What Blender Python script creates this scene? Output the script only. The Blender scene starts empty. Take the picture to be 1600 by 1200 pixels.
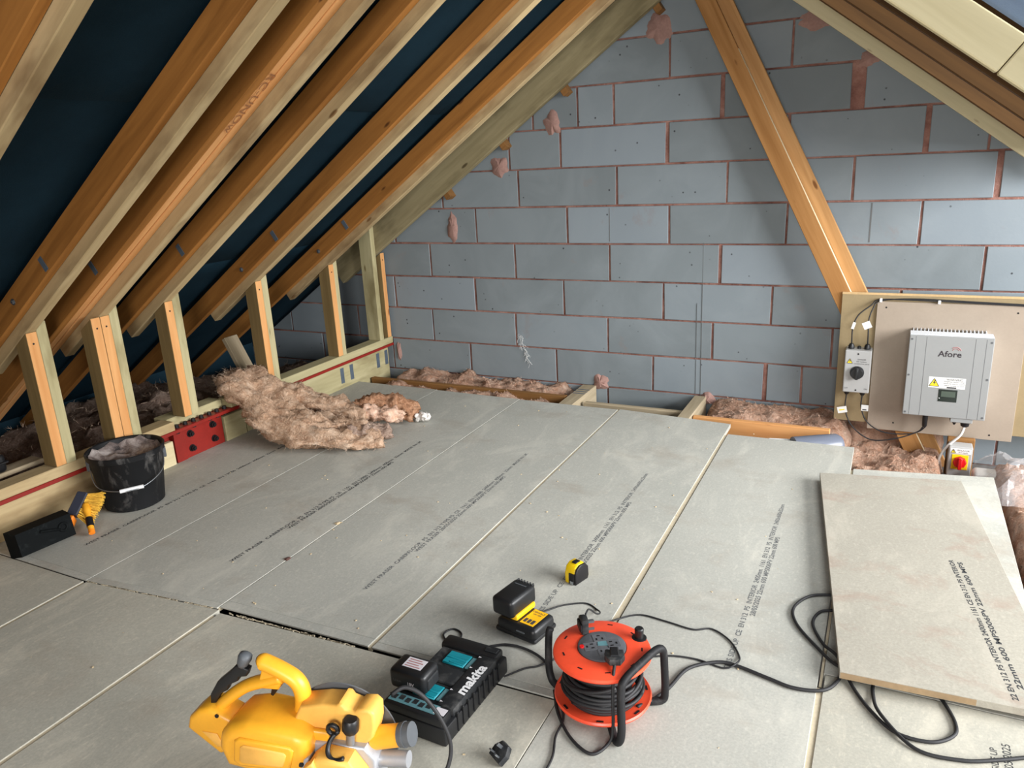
import bpy, bmesh, math, random
from mathutils import Vector, Matrix, noise
random.seed(7)
PI = math.pi
scene = bpy.context.scene
COL = scene.collection

# ---------------------------------------------------------------- camera
def cam_setup():
    yaw, pitch, roll = 0.4734, -0.2906, 0.0524
    cy, sy, cp, sp, cr, sr = math.cos(yaw), math.sin(yaw), math.cos(pitch), math.sin(pitch), math.cos(roll), math.sin(roll)
    Rz = Matrix(((cy, -sy, 0), (sy, cy, 0), (0, 0, 1)))
    Rx = Matrix(((1, 0, 0), (0, cp, -sp), (0, sp, cp)))
    Ry = Matrix(((cr, 0, sr), (0, 1, 0), (-sr, 0, cr)))
    R = Rz @ Rx @ Ry
    r, f, u = R.col[0], R.col[1], R.col[2]
    m = Matrix(((r[0], u[0], -f[0], 2.5043), (r[1], u[1], -f[1], -4.4269), (r[2], u[2], -f[2], 1.4374), (0, 0, 0, 1)))
    c = bpy.data.cameras.new('camera'); c.sensor_width = 36; c.lens = 1200.97 / 1600 * 36; c.clip_start = .02
    o = bpy.data.objects.new('camera', c); COL.objects.link(o); o.matrix_world = m
    scene.camera = o
cam_setup()

# ---------------------------------------------------------------- world, lights, exposure
def lights():
    w = bpy.data.worlds.new('overcast_sky'); scene.world = w; w.use_nodes = True
    bg = w.node_tree.nodes['Background']
    bg.inputs[0].default_value = (.90, .95, 1, 1); bg.inputs[1].default_value = .34
    def area(name, loc, target, sx, sy, power, col):
        l = bpy.data.lights.new(name, 'AREA'); l.shape = 'RECTANGLE'; l.size = sx; l.size_y = sy
        l.energy = power; l.color = col
        o = bpy.data.objects.new(name, l); COL.objects.link(o); o.location = loc
        d = Vector(target) - Vector(loc); o.rotation_euler = d.to_track_quat('-Z', 'Y').to_euler()
        return o
    # daylight through the dormer window on the right, and the window behind the camera
    area('dormer_window_daylight', (6.4, -2.2, 1.8), (.6, -1.7, .5), 4.2, 1.9, 600, (.985, .99, 1))
    area('rear_window_daylight', (2.75, -6.05, 1.2), (2.3, -1.5, 1.15), 1.2, 1.0, 85, (1, .99, .97))
    # roof window let into the right slope (its opening is left in the felt below)
    area('roof_window_daylight', (3.45, -1.40, 2.75), (1.95, -1.40, .60), 1.7, 1.5, 42, (.95, .98, 1))
lights()
vs = scene.view_settings
vs.view_transform = 'Standard'; vs.look = 'None'; vs.gamma = 1; vs.exposure = 0.06; vs.use_curve_mapping = False

# ---------------------------------------------------------------- materials
def lin(c):
    return tuple((x / 255 / 12.92 if x / 255 <= .04045 else ((x / 255 + .055) / 1.055) ** 2.4) for x in c) + (1,)
MATS = {}
class NT:
    def __init__(s, name):
        s.m = bpy.data.materials.new(name); s.m.use_nodes = True; s.t = s.m.node_tree
        s.b = s.t.nodes['Principled BSDF']; MATS[name] = s.m
    def n(s, typ, ins=None, **kw):
        nd = s.t.nodes.new(typ)
        for k, v in kw.items(): setattr(nd, k, v)
        for k, v in (ins or {}).items():
            if isinstance(v, bpy.types.NodeSocket): s.t.links.new(v, nd.inputs[k])
            else: nd.inputs[k].default_value = v
        return nd
    def link(s, a, b): s.t.links.new(a, b)
    def ramp(s, fac, stops):
        r = s.n('ShaderNodeValToRGB', {0: fac}); e = r.color_ramp.elements
        while len(e) < len(stops): e.new(.5)
        for el, (p, c) in zip(e, stops): el.position = p; el.color = c
        return r.outputs[0]
    def mix(s, fac, a, b, mode='MIX'):
        nd = s.n('ShaderNodeMix', data_type='RGBA', blend_type=mode)
        for i, v in ((0, fac), (6, a), (7, b)):
            if isinstance(v, bpy.types.NodeSocket): s.link(v, nd.inputs[i])
            else: nd.inputs[i].default_value = v
        return nd.outputs[2]
    def coord(s, scale, rnd=True, kind='Object'):
        tc = s.n('ShaderNodeTexCoord'); v = tc.outputs[kind]
        if rnd:
            oi = s.n('ShaderNodeObjectInfo')
            mu = s.n('ShaderNodeMath', {0: oi.outputs['Random'], 1: 37.0}, operation='MULTIPLY')
            v = s.n('ShaderNodeVectorMath', {0: v, 1: mu.outputs[0]}, operation='ADD').outputs[0]
        return s.n('ShaderNodeMapping', {'Vector': v, 'Scale': scale}).outputs[0]
    def noise(s, vec, scale, detail=4, rough=.55, dist=0):
        return s.n('ShaderNodeTexNoise', {'Vector': vec, 'Scale': scale, 'Detail': detail, 'Roughness': rough, 'Distortion': dist}).outputs[0]
    def col(s, v): (s.link(v, s.b.inputs[0]) if isinstance(v, bpy.types.NodeSocket) else setattr(s.b.inputs[0], 'default_value', v))
    def bump(s, h, strength, dist=.01):
        b = s.n('ShaderNodeBump', {'Height': h, 'Strength': strength, 'Distance': dist}); s.link(b.outputs[0], s.b.inputs['Normal'])

def plain(name, c, rough=.5, metal=0, var=0, emit=0, spec=.5, bump=0):
    s = NT(name); s.b.inputs['Roughness'].default_value = rough; s.b.inputs['Metallic'].default_value = metal
    s.b.inputs['Specular IOR Level'].default_value = spec
    if var:
        v = s.coord((1, 1, 1)); f = s.noise(v, 14, 5, .6)
        f2 = s.noise(v, 90, 3, .6)
        a = tuple(x * (1 - var) for x in lin(c)[:3]) + (1,); b = tuple(min(1, x * (1 + var)) for x in lin(c)[:3]) + (1,)
        cc = s.ramp(f, [(.3, a), (.7, b)]); s.col(s.mix(.35, cc, s.ramp(f2, [(.35, a), (.65, b)])))
        if bump: s.bump(f2, bump, .002)
    else: s.col(lin(c))
    return s.m

def wood(name, dark, light, knot=(70, 40, 20), rough=.75, knots=True, contrast=1, stain=None):
    s = NT(name); s.b.inputs['Roughness'].default_value = rough; s.b.inputs['Specular IOR Level'].default_value = .25
    v = s.coord((1.0, 16, 16))
    g = s.noise(v, 2.2, 6, .6, .6)
    v2 = s.coord((.35, 5, 5))
    broad = s.noise(v2, 3.0, 3, .5, 1.0)
    c = s.ramp(g, [(.5 - .22 / contrast, lin(dark)), (.5 + .2 / contrast, lin(light))])
    mid = tuple((a + b) / 2 for a, b in zip(dark, light))
    c = s.mix(.45, c, s.ramp(broad, [(.35, lin(dark)), (.6, lin(light))]))
    if stain:
        sv = s.coord((1, 3, 3)); st = s.noise(sv, 2.0, 4, .6)
        c = s.mix(s.ramp(st, [(.5, (0, 0, 0, 1)), (.68, (1, 1, 1, 1))]), c, lin(stain))
    if knots:
        kv = s.coord((1.0, 3.2, 3.2))
        vo = s.n('ShaderNodeTexVoronoi', {'Vector': kv, 'Scale': 2.6})
        k = s.ramp(vo.outputs['Distance'], [(.0, (1, 1, 1, 1)), (.055, (.85, .85, .85, 1)), (.085, (0, 0, 0, 1))])
        c = s.mix(k, c, lin(knot))
    s.col(c); s.bump(g, .25, .002)
    return s.m

wood('old_pine', (130, 84, 36), (172, 116, 56), (74, 40, 14))
wood('old_pine_grey', (110, 76, 40), (150, 108, 62), (70, 42, 20))
wood('new_pine', (168, 144, 104), (198, 176, 134), (112, 80, 46), stain=(140, 116, 82))
wood('treated_green', (164, 154, 114), (192, 182, 142), (108, 92, 54), stain=(144, 132, 94))
wood('dull_treated', (132, 120, 88), (162, 149, 114), (78, 66, 42), stain=(118, 107, 78))
wood('orange_pine', (206, 144, 86), (226, 170, 112), (150, 92, 48))
wood('weathered', (150, 134, 106), (190, 174, 146), (110, 84, 56))
plain('pale_buff', (222, 206, 170), .85, var=.1)
plain('pale_edge', (200, 187, 160), .9, var=.14, bump=.3)
plain('brown_edge', (160, 136, 104), .9, var=.15)
plain('mortar_smear', (160, 126, 116), .95, var=.2, bump=.8)
plain('red_oxide', (140, 34, 26), .42, var=.12)
plain('bolt_black', (30, 28, 30), .45, .3)
plain('galv', (92, 104, 116), .5, .2, var=.2)
plain('zinc', (170, 175, 180), .35, .9)
plain('ink', (58, 60, 62), .9)
plain('ink_faint', (106, 108, 108), .9)
plain('pencil', (150, 100, 62), .9)

def felt_mat(name, c, c2):
    s = NT(name); s.b.inputs['Roughness'].default_value = .8; s.b.inputs['Specular IOR Level'].default_value = .2
    v = s.coord((1, 1, 1), False); f = s.noise(v, 3, 5, .6); g = s.noise(v, 260, 2, .5)
    s.col(s.mix(.3, s.ramp(f, [(.3, lin(c)), (.7, lin(c2))]), s.ramp(g, [(.3, lin(c)), (.7, lin(c2))]))); s.bump(g, .3, .002)
felt_mat('felt_blue', (20, 44, 56), (30, 58, 72))
felt_mat('membrane_grey', (120, 134, 150), (150, 164, 180))

def block_mat():
    s = NT('aircrete'); s.b.inputs['Roughness'].default_value = .92; s.b.inputs['Specular IOR Level'].default_value = .2
    v = s.coord((1, 1, 1)); big = s.noise(v, 2.2, 4, .6, .8)
    oi = s.n('ShaderNodeObjectInfo')
    base = s.ramp(oi.outputs['Random'], [(0, lin((123, 131, 134))), (.5, lin((132, 141, 145))), (1, lin((140, 150, 157)))])
    c = s.mix(s.ramp(big, [(.42, (0, 0, 0, 1)), (.75, (.45, .45, .45, 1))]), base, lin((152, 161, 166)))
    # mortar smears
    sm = s.noise(s.coord((1.2, 1, 2.2)), 3.1, 5, .62, .4)
    c = s.mix(s.ramp(sm, [(.64, (0, 0, 0, 1)), (.76, (.6, .6, .6, 1))]), c, lin((140, 124, 118)))
    # pits
    vo = s.n('ShaderNodeTexVoronoi', {'Vector': s.coord((1, 1, 1)), 'Scale': 17.0}); vo.inputs['Randomness'].default_value = 1
    wn = s.noise(v, 5, 2, .5)
    pit = s.ramp(vo.outputs['Distance'], [(0, (1, 1, 1, 1)), (.07, (.8, .8, .8, 1)), (.11, (0, 0, 0, 1))])
    pm = s.n('ShaderNodeMath', {0: pit, 1: s.ramp(wn, [(.52, (0, 0, 0, 1)), (.58, (1, 1, 1, 1))])}, operation='MULTIPLY').outputs[0]
    c = s.mix(pm, c, lin((48, 48, 52)))
    s.col(c); f = s.noise(v, 70, 4, .6); s.bump(f, .12, .004)
block_mat()
def mortar_mat():
    s = NT('mortar'); s.b.inputs['Roughness'].default_value = .95; s.b.inputs['Specular IOR Level'].default_value = .15
    v = s.coord((1, 1, 1)); f = s.noise(v, 9, 6, .65)
    s.col(s.ramp(f, [(.3, lin((112, 74, 66))), (.55, lin((160, 118, 106))), (.75, lin((186, 150, 138)))])); s.bump(s.noise(v, 60, 5, .7), .8, .01)
mortar_mat()

def chip_mat(name, c1, c2, dust, stain, stainamt):
    s = NT(name); s.b.inputs['Roughness'].default_value = .72; s.b.inputs['Specular IOR Level'].default_value = .3
    v = s.coord((1, 1, 1)); v0 = s.coord((1, 1, 1), False)
    big = s.noise(v0, 1.1, 5, .6, .5); fine = s.noise(v, 130, 4, .7); flakes = s.noise(s.coord((1.5, .7, 1)), 60, 3, .6)
    c = s.ramp(big, [(.3, lin(c1)), (.7, lin(c2))])
    c = s.mix(s.ramp(fine, [(.35, (.35, .35, .35, 1)), (.7, (0, 0, 0, 1))]), c, lin(tuple(x * .78 for x in c1)))
    c = s.mix(s.ramp(flakes, [(.56, (0, 0, 0, 1)), (.72, (.35, .35, .35, 1))]), c, lin(dust))
    d = s.noise(s.coord((1.3, .6, 1)), 3.4, 8, .7, .9)
    c = s.mix(s.ramp(d, [(.5, (0, 0, 0, 1)), (.72, (.62, .62, .62, 1))]), c, lin(dust))
    st = s.noise(s.coord((.9, 1.3, 1)), 3.0, 7, .66, .4)
    c = s.mix(s.ramp(st, [(.54, (0, 0, 0, 1)), (.72, (stainamt,) * 3 + (1,))]), c, lin(stain))
    s.col(c); s.bump(fine, .12, .002)
chip_mat('chipboard', (178, 178, 169), (193, 192, 182), (212, 209, 196), (152, 138, 122), .45)
chip_mat('chipboard_front', (174, 172, 160), (194, 190, 175), (220, 213, 194), (154, 138, 120), .3)
chip_mat('chipboard_stained', (164, 159, 146), (180, 175, 161), (194, 187, 172), (152, 120, 104), .6)
plain('ply_tan', (150, 132, 98), .75, var=.08)
plain('board_beige', (160, 146, 130), .7, var=.05)
plain('ply_edge', (208, 176, 128), .8, var=.15)

def insul_mat(name, a, b, c):
    s = NT(name); s.b.inputs['Roughness'].default_value = 1; s.b.inputs['Specular IOR Level'].default_value = .05
    v = s.coord((1, 1, 1), False); f = s.noise(v, 9, 7, .7, 1.2); g = s.noise(v, 45, 5, .7, 1)
    k = s.mix(.4, s.ramp(f, [(.3, lin(a)), (.5, lin(b)), (.7, lin(c))]), s.ramp(g, [(.35, lin(a)), (.65, lin(c))]))
    s.col(k); s.bump(g, .9, .02)
insul_mat('glasswool', (150, 112, 86), (212, 172, 140), (238, 212, 186))
insul_mat('glasswool_fibre', (196, 160, 130), (226, 196, 168), (244, 226, 206))
insul_mat('glasswool_dusty', (128, 104, 90), (178, 150, 132), (212, 190, 174))
insul_mat('glasswool_pink', (206, 150, 118), (242, 198, 168), (252, 228, 208))
insul_mat('glasswool_crust', (112, 74, 48), (184, 132, 98), (220, 178, 146))

plain('saw_yellow', (240, 172, 44), .38, var=.06)
plain('saw_peach', (238, 180, 84), .5, var=.08)
plain('black_plastic', (24, 25, 27), .42, var=.2)
plain('grey_plastic', (84, 88, 92), .55, var=.1)
plain('steel_grey', (150, 152, 155), .4, .7, var=.05)
plain('alu', (176, 178, 182), .45, .5, var=.06)
plain('teal', (16, 138, 152), .5, var=.08)
plain('teal_dull', (86, 128, 134), .6, var=.2)
plain('sticker_white', (212, 208, 212), .6, var=.05)
plain('white_paint', (236, 236, 236), .5)
plain('yellow_bright', (250, 208, 20), .4)
plain('dewalt_yellow', (248, 190, 24), .45)
plain('reel_orange', (246, 84, 52), .36, var=.06)
plain('reel_grey', (92, 94, 98), .5, var=.2)
plain('rubber', (34, 34, 36), .6, var=.15)
plain('inv_grey', (148, 150, 149), .5, var=.02)
plain('inv_groove', (92, 94, 96), .5)
plain('inv_lit', (226, 230, 234), .45)  # inverter grey lightened: light from above painted into top and fins
plain('switch_grey', (172, 172, 170), .5)
plain('lcd', (34, 42, 38), .15)
plain('label_white', (226, 226, 222), .6)
plain('label_text', (60, 60, 62), .8)
plain('logo_dark', (52, 46, 50), .7)
plain('logo_red', (170, 120, 118), .7)
plain('warn_yellow', (240, 214, 40), .6)
plain('red_knob', (206, 24, 26), .4)
plain('pvc_white', (220, 216, 210), .5)
plain('bristle', (238, 190, 70), .9, var=.2)
plain('brush_yellow', (240, 168, 40), .5)
plain('brush_orange', (250, 140, 30), .5)
plain('navy', (44, 48, 62), .6)
plain('orange_dust', (206, 140, 90), .9)
plain('dark_void', (40, 36, 34), .95)
plain('board_below', (96, 92, 88), .95, var=.1)
plain('duct_grey', (104, 110, 124), .3)
plain('crumb', (206, 186, 150), .95)
plain('crumb_dark', (96, 66, 58), .95)
plain('copper', (214, 150, 60), .5, .5)
plain('skin_brown', (150, 116, 108), .8, var=.1)
def dusty(name, c, dust, lo=.56, hi=.74, amt=.6, rough=.6, spec=.3, sc=(1, 1, .5)):
    s = NT(name); s.b.inputs['Roughness'].default_value = rough; s.b.inputs['Specular IOR Level'].default_value = spec
    f = s.noise(s.coord(sc), 16, 7, .68, .6); g = s.noise(s.coord((1, 1, 1)), 5, 4, .6)
    m_ = s.n('ShaderNodeMath', {0: s.ramp(f, [(lo, (0, 0, 0, 1)), (hi, (amt,) * 3 + (1,))]), 1: s.ramp(g, [(.4, (.25, .25, .25, 1)), (.6, (1, 1, 1, 1))])}, operation='MULTIPLY').outputs[0]
    s.col(s.mix(m_, lin(c), lin(dust)))
dusty('bucket_black', (19, 20, 22), (150, 146, 142), .54, .74, .55)
dusty('tray_black', (13, 16, 17), (96, 104, 104), .54, .8, .35, .8, .12)
dusty('tube_black', (28, 28, 30), (128, 124, 120), .54, .76, .5)
dusty('dusty_black', (34, 36, 38), (136, 134, 130), .5, .75, .5)
def bucket_in():
    s = NT('bucket_dust'); s.b.inputs['Roughness'].default_value = .95
    f = s.noise(s.coord((1, 1, 1)), 12, 6, .7, .6)
    s.col(s.ramp(f, [(.36, lin((52, 50, 52))), (.5, lin((132, 120, 116))), (.66, lin((196, 188, 184)))])); s.bump(f, .5, .01)
bucket_in()
def film_mat():
    s = NT('clear_film'); s.b.inputs['Base Color'].default_value = (.62, .60, .60, 1); s.b.inputs['Roughness'].default_value = .2
    s.b.inputs['Alpha'].default_value = .24; s.b.inputs['Specular IOR Level'].default_value = 1.0
film_mat()

# ---------------------------------------------------------------- mesh helpers
def T(x, y=None, z=None):
    return Matrix.Translation(Vector((x, y, z)) if y is not None else Vector(x))
def RZ(a): return Matrix.Rotation(a, 4, 'Z')
def RX(a): return Matrix.Rotation(a, 4, 'X')
def RY(a): return Matrix.Rotation(a, 4, 'Y')
def frame(x, y, z, o):
    return Matrix(((x[0], y[0], z[0], o[0]), (x[1], y[1], z[1], o[1]), (x[2], y[2], z[2], o[2]), (0, 0, 0, 1)))
I4 = Matrix.Identity(4)
def along(p0, p1, up=(0, 0, 1), off=0):
    p0, p1 = Vector(p0), Vector(p1); x = (p1 - p0).normalized(); u = Vector(up)
    y = u.cross(x).normalized(); z = x.cross(y)
    return frame(x, y, z, p0), (p1 - p0).length

def box(bm, lo, hi, m=I4, bev=0, seg=1):
    r = bmesh.ops.create_cube(bm, size=1); vs_ = r['verts']
    lo, hi = Vector(lo), Vector(hi); c = (lo + hi) / 2; s = hi - lo
    for v in vs_: v.co = Vector((v.co.x * s.x, v.co.y * s.y, v.co.z * s.z)) + c
    if bev:
        es = list({e for v in vs_ for e in v.link_edges})
        r2 = bmesh.ops.bevel(bm, geom=es, offset=bev, segments=seg, profile=.5, affect='EDGES')
        vs_ = list({v for f in r2['faces'] for v in f.verts} | {v for v in vs_ if v.is_valid})
    for v in vs_: v.co = m @ v.co
def prism(bm, poly, z0, z1, m=I4, bev=0, seg=2):
    a = [bm.verts.new((p[0], p[1], z0)) for p in poly]; b = [bm.verts.new((p[0], p[1], z1)) for p in poly]
    n = len(poly); fs = [bm.faces.new(a[::-1]), bm.faces.new(b)]
    for i in range(n): fs.append(bm.faces.new((a[i], a[(i + 1) % n], b[(i + 1) % n], b[i])))
    vs_ = a + b
    bmesh.ops.recalc_face_normals(bm, faces=fs)
    if bev:
        es = [e for f in fs[:2] for e in f.edges]
        r2 = bmesh.ops.bevel(bm, geom=list(set(es)), offset=bev, segments=seg, profile=.5, affect='EDGES')
        vs_ = list({v for f in r2['faces'] for v in f.verts} | {v for v in vs_ if v.is_valid})
    for v in vs_: v.co = m @ v.co
def lathe(bm, prof, n=24, m=I4, cap=True):
    rings = []
    for r, z in prof:
        rings.append([bm.verts.new(m @ Vector((r * math.cos(2 * PI * i / n), r * math.sin(2 * PI * i / n), z))) for i in range(n)])
    for a, b in zip(rings, rings[1:]):
        for i in range(n): bm.faces.new((a[i], a[(i + 1) % n], b[(i + 1) % n], b[i]))
    if cap:
        bm.faces.new(rings[0][::-1]); bm.faces.new(rings[-1])
def cyl(bm, p0, p1, r, n=16, r1=None):
    m, L = along(p0, p1, (0, 0, 1) if abs((Vector(p1) - Vector(p0)).normalized().z) < .95 else (0, 1, 0))
    m2 = m @ RY(PI / 2)
    lathe(bm, [(r, 0), (r if r1 is None else r1, L)], n, m2)
def spline(pts, sub=6):
    P = [Vector(p) for p in pts]; out = []
    for i in range(len(P) - 1):
        p0 = P[i - 1] if i else P[0] * 2 - P[1]; p1, p2 = P[i], P[i + 1]; p3 = P[i + 2] if i + 2 < len(P) else P[-1] * 2 - P[-2]
        for k in range(sub):
            t = k / sub
            out.append(.5 * ((2 * p1) + (p2 - p0) * t + (2 * p0 - 5 * p1 + 4 * p2 - p3) * t * t + (3 * p1 - p0 - 3 * p2 + p3) * t ** 3))
    out.append(P[-1]); return out
def tube(bm, path, r, n=8, m=I4, ry=None):
    P = [Vector(p) for p in path]; rings = []; prev = None
    for i, p in enumerate(P):
        d = (P[min(i + 1, len(P) - 1)] - P[max(i - 1, 0)]).normalized()
        if prev is None:
            u = Vector((0, 0, 1)) if abs(d.z) < .9 else Vector((1, 0, 0))
        else: u = prev
        s = d.cross(u).normalized(); u = s.cross(d).normalized(); prev = u
        rr = r[i] if isinstance(r, (list, tuple)) else r
        rb = rr if ry is None else (ry[i] if isinstance(ry, (list, tuple)) else ry)
        rings.append([bm.verts.new(m @ (p + s * (math.cos(2 * PI * k / n) * rr) + u * (math.sin(2 * PI * k / n) * rb))) for k in range(n)])
    for a, b in zip(rings, rings[1:]):
        for k in range(n): bm.faces.new((a[k], a[(k + 1) % n], b[(k + 1) % n], b[k]))
    bm.faces.new(rings[0][::-1]); bm.faces.new(rings[-1])

def to_mesh(bm, name, smooth=None):
    bmesh.ops.recalc_face_normals(bm, faces=bm.faces[:])
    me = bpy.data.meshes.new(name); bm.to_mesh(me); bm.free()
    if smooth:
        me.shade_smooth()
        if smooth != True: me.set_sharp_from_angle(angle=math.radians(smooth))
    return me
def place(name, me, mat, parent=None, m=I4):
    o = bpy.data.objects.new(name, me); COL.objects.link(o)
    if mat and not me.materials: me.materials.append(MATS[mat])
    if parent is not None:
        o.parent = parent; o.matrix_basis = PM[parent.name].inverted() @ m
    else: o.matrix_basis = m
    PM[o.name] = m.copy()
    return o
PM = {}
def obj(name, bm, mat, parent=None, m=I4, smooth=None):
    return place(name, to_mesh(bm, name, smooth), mat, parent, m)
def tag(o, label, cat, group=None):
    o['label'] = label; o['category'] = cat
    if group: o['group'] = group
    return o
def thing(name, label, cat, m=I4, group=None):
    o = bpy.data.objects.new(name, None); COL.objects.link(o); o.empty_display_size = .05
    o.matrix_basis = m; PM[o.name] = m.copy()
    return tag(o, label, cat, group)
def struct(o): o['kind'] = 'structure'; return o
def part(name, parent, mat, fn, m=None, smooth=None, label=None):
    """fn(bm) fills a bmesh in the local frame of m (default: the parent's frame)"""
    bm = bmesh.new(); fn(bm)
    o = obj(name, bm, mat, parent, PM[parent.name] if m is None else m, smooth)
    if label: o['label'] = label
    return o
FONT = {}
def text(name, body, size, mat, parent, m, align='CENTER', sx=1, bold=0, shear=0):
    key = (body, size, align, sx, bold, shear, mat)
    if key not in FONT:
        c = bpy.data.curves.new('txt', 'FONT'); c.body = body; c.size = size; c.align_x = align; c.align_y = 'CENTER'; c.offset = bold; c.shear = shear
        c.resolution_u = 3
        o = bpy.data.objects.new('txt', c); COL.objects.link(o)
        dg = bpy.context.evaluated_depsgraph_get()
        me = bpy.data.meshes.new_from_object(o.evaluated_get(dg)); me.name = name
        for v in me.vertices: v.co.x *= sx
        me.materials.clear()
        bpy.data.objects.remove(o); FONT[key] = me
    return place(name, FONT[key], mat, parent, m)
def timber(name, parent, mat, p0, p1, w, h, up=(0, 0, 1), bev=.003):
    """p0-p1 is the centre line; w across, h along up"""
    m, L = along(p0, p1, up)
    bm = bmesh.new(); box(bm, (0, -w / 2, -h / 2), (L, w / 2, h / 2), I4, bev)
    return obj(name, bm, mat, parent, m)

# roof lines in the plane of every truss: left underside z = .68x + 1.30, right z = -.75x + 3.539
ML, BL, MR, BR = .68, 1.30, -.75, 3.539
NL = Vector((-ML, 0, 1)).normalized(); NR = Vector((-MR, 0, 1)).normalized()
RX0 = (BR - BL) / (ML - MR); RZ0 = ML * RX0 + BL
def left_at(x, off): return Vector((x, 0, ML * x + BL)) + NL * off
def right_at(x, off): return Vector((x, 0, MR * x + BR)) + NR * off
def zl(x, off=0): return ML * x + BL + off * math.sqrt(1 + ML * ML)
def zr(x, off=0): return MR * x + BR + off * math.sqrt(1 + MR * MR)

# ---------------------------------------------------------------- gable wall of aircrete blocks
def clip(poly, a, b, c):   # keep a*x+b*z<=c
    out = []
    for i in range(len(poly)):
        p, q = poly[i], poly[(i + 1) % len(poly)]
        dp, dq = a * p[0] + b * p[1] - c, a * q[0] + b * q[1] - c
        if dp <= 0: out.append(p)
        if dp * dq < 0:
            t = dp / (dp - dq); out.append((p[0] + (q[0] - p[0]) * t, p[1] + (q[1] - p[1]) * t))
    return out
def roof_clip(poly, off):
    poly = clip(poly, -ML, 1, BL + off * math.sqrt(1 + ML * ML))
    if len(poly) > 2: poly = clip(poly, -MR, 1, BR + off * math.sqrt(1 + MR * MR))
    return poly
XZ = Matrix(((1, 0, 0, 0), (0, 0, -1, 0), (0, 1, 0, 0), (0, 0, 0, 1)))   # poly (x,z), extrude z-> -y
WX0, WX1 = -2.1, 4.4
def gable():
    bm = bmesh.new(); pl = roof_clip([(WX0, -.26), (WX1, -.26), (WX1, 3), (WX0, 3)], .147)
    prism(bm, pl, -.10, -.0075, XZ)
    wall = struct(obj('wall_back', bm, 'mortar'))
    perp = {-1: [.279, .919, 1.761, 2.40], 0: [-.068, .571, 1.211, 1.872, 2.07], 1: [-.353, .288, .923, 1.568, 2.215], 2: [-.644, -.001, .635, 1.274, 1.89],
            3: [-.332, .306, .942, 1.60, 2.244, 2.884], 4: [.036, .673, 1.305, 1.948, 2.588], 5: [-.204, .353, .991, 1.626, 2.263, 2.90],
            6: [.299, .642, 1.29, 1.936, 2.577, 2.843], 7: [.469, .757, .978, 1.589, 2.255], 8: [.66, 1.301, 1.934], 9: [.98, 1.62], 10: [1.3]}
    wide = {(7, 2.255): .034, (0, 1.872): .012, (5, 2.9): .014, (6, 2.577): .012, (6, 1.29): .011, (7, 1.589): .012, (3, 1.6): .010}
    full = None
    for c, xs in perp.items():
        xs = sorted(xs); 
        while xs[0] > WX0: xs.insert(0, xs[0] - .64)
        while xs[-1] < WX1: xs.append(xs[-1] + .64)
        z0 = c * .225 - .01 + .005; z1 = z0 + .225 - .010
        if c == -1: z0 = -.25
        for a, b in zip(xs, xs[1:]):
            ga = wide.get((c, round(a, 3)), .006); gb = wide.get((c, round(b, 3)), .006)
            x0, x1 = max(a + ga, WX0), min(b - gb, WX1)
            if x1 - x0 < .03: continue
            pl = roof_clip([(x0, z0), (x1, z0), (x1, z1), (x0, z1)], .1455)
            if len(pl) < 3: continue
            cx, cz = (x0 + x1) / 2, (z0 + z1) / 2
            j = [(p[0] - cx + random.uniform(-.0018, .0018), p[1] - cz + random.uniform(-.0018, .0018)) for p in pl]
            bm = bmesh.new(); prism(bm, j, -.0075, random.uniform(-.0015, .0022), I4, .0025, 1)
            obj('block', bm, 'aircrete', wall, T(cx, 0, cz) @ XZ)
    # smeared mortar, proud of the face
    def smear(cx, cz, w, h, t, seed):
        bm = bmesh.new(); n = 22; rnd = random.Random(seed); ring = []; wob = lambda i, q: 1 + .45 * noise.noise(Vector((1.6 * math.cos(2 * PI * i / n), 1.6 * math.sin(2 * PI * i / n), seed * 7 + q)))
        cen = bm.verts.new((0, -t, 0))
        for k, rr in ((0, .6), (1, 1.0)):
            ring.append([bm.verts.new((math.cos(2 * PI * i / n) * w / 2 * rr * wob(i, 0) * rnd.uniform(.93, 1.07), -t * (.8 if k == 0 else -.2) * rnd.uniform(.5, 1.2), math.sin(2 * PI * i / n) * h / 2 * rr * wob(i, 0) * rnd.uniform(.93, 1.07))) for i in range(n)])
        for i in range(n):
            bm.faces.new((cen, ring[0][i], ring[0][(i + 1) % n])); bm.faces.new((ring[0][i], ring[1][i], ring[1][(i + 1) % n], ring[0][(i + 1) % n]))
        obj('mortar_patch', bm, 'mortar_smear', wall, T(cx, 0, cz), 40)
    for i, a in enumerate([(.60, 1.60, .12, .13, .016), (.23, 1.37, .12, .14, .016), (-.14, 1.0, .08, .2, .014), (1.24, 2.05, .16, .16, .02), (2.05, 2.0, .2, .12, .006), (2.5, 1.73, .12, .10, .012),
                           (2.30, 1.80, .10, .09, .012), (1.55, -.03, .10, .09, .03), (.87, .02, .12, .12, .02), (-.66, .12, .05, .16, .015)]):
        smear(*a, i)
    # stubs of roof battens built into the wall
    for x in (1.245, .70, .29, -.13):
        p = left_at(x, -.012)
        m = frame(Vector((1, 0, ML)).normalized(), Vector((0, 1, 0)), Vector((-ML, 0, 1)).normalized() , Vector((p.x, 0, p.z)))
        part('batten_end', wall, 'old_pine_grey', lambda bm: box(bm, (-.02, -.075, -.02), (.02, -.0015, .04), I4, .002), m)
    # pencil and saw lines, and a wisp of insulation caught on the wall
    for x, za, zb, w in ((1.505, -.02, .90, .0008), (1.475, -.02, .55, .0004), (.945, .905, 1.10, .002), (2.36, .905, 1.105, .003)):
        part('score_line', wall, 'ink_faint', lambda bm: box(bm, (-w, -.0032, za), (w, 0, zb)), T(x, 0, 0))
    t = thing('fibre_wisp', 'white wisp of fibres hanging on the lower block wall left of centre', 'fibres', T(.36, -.004, .18))
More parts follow.
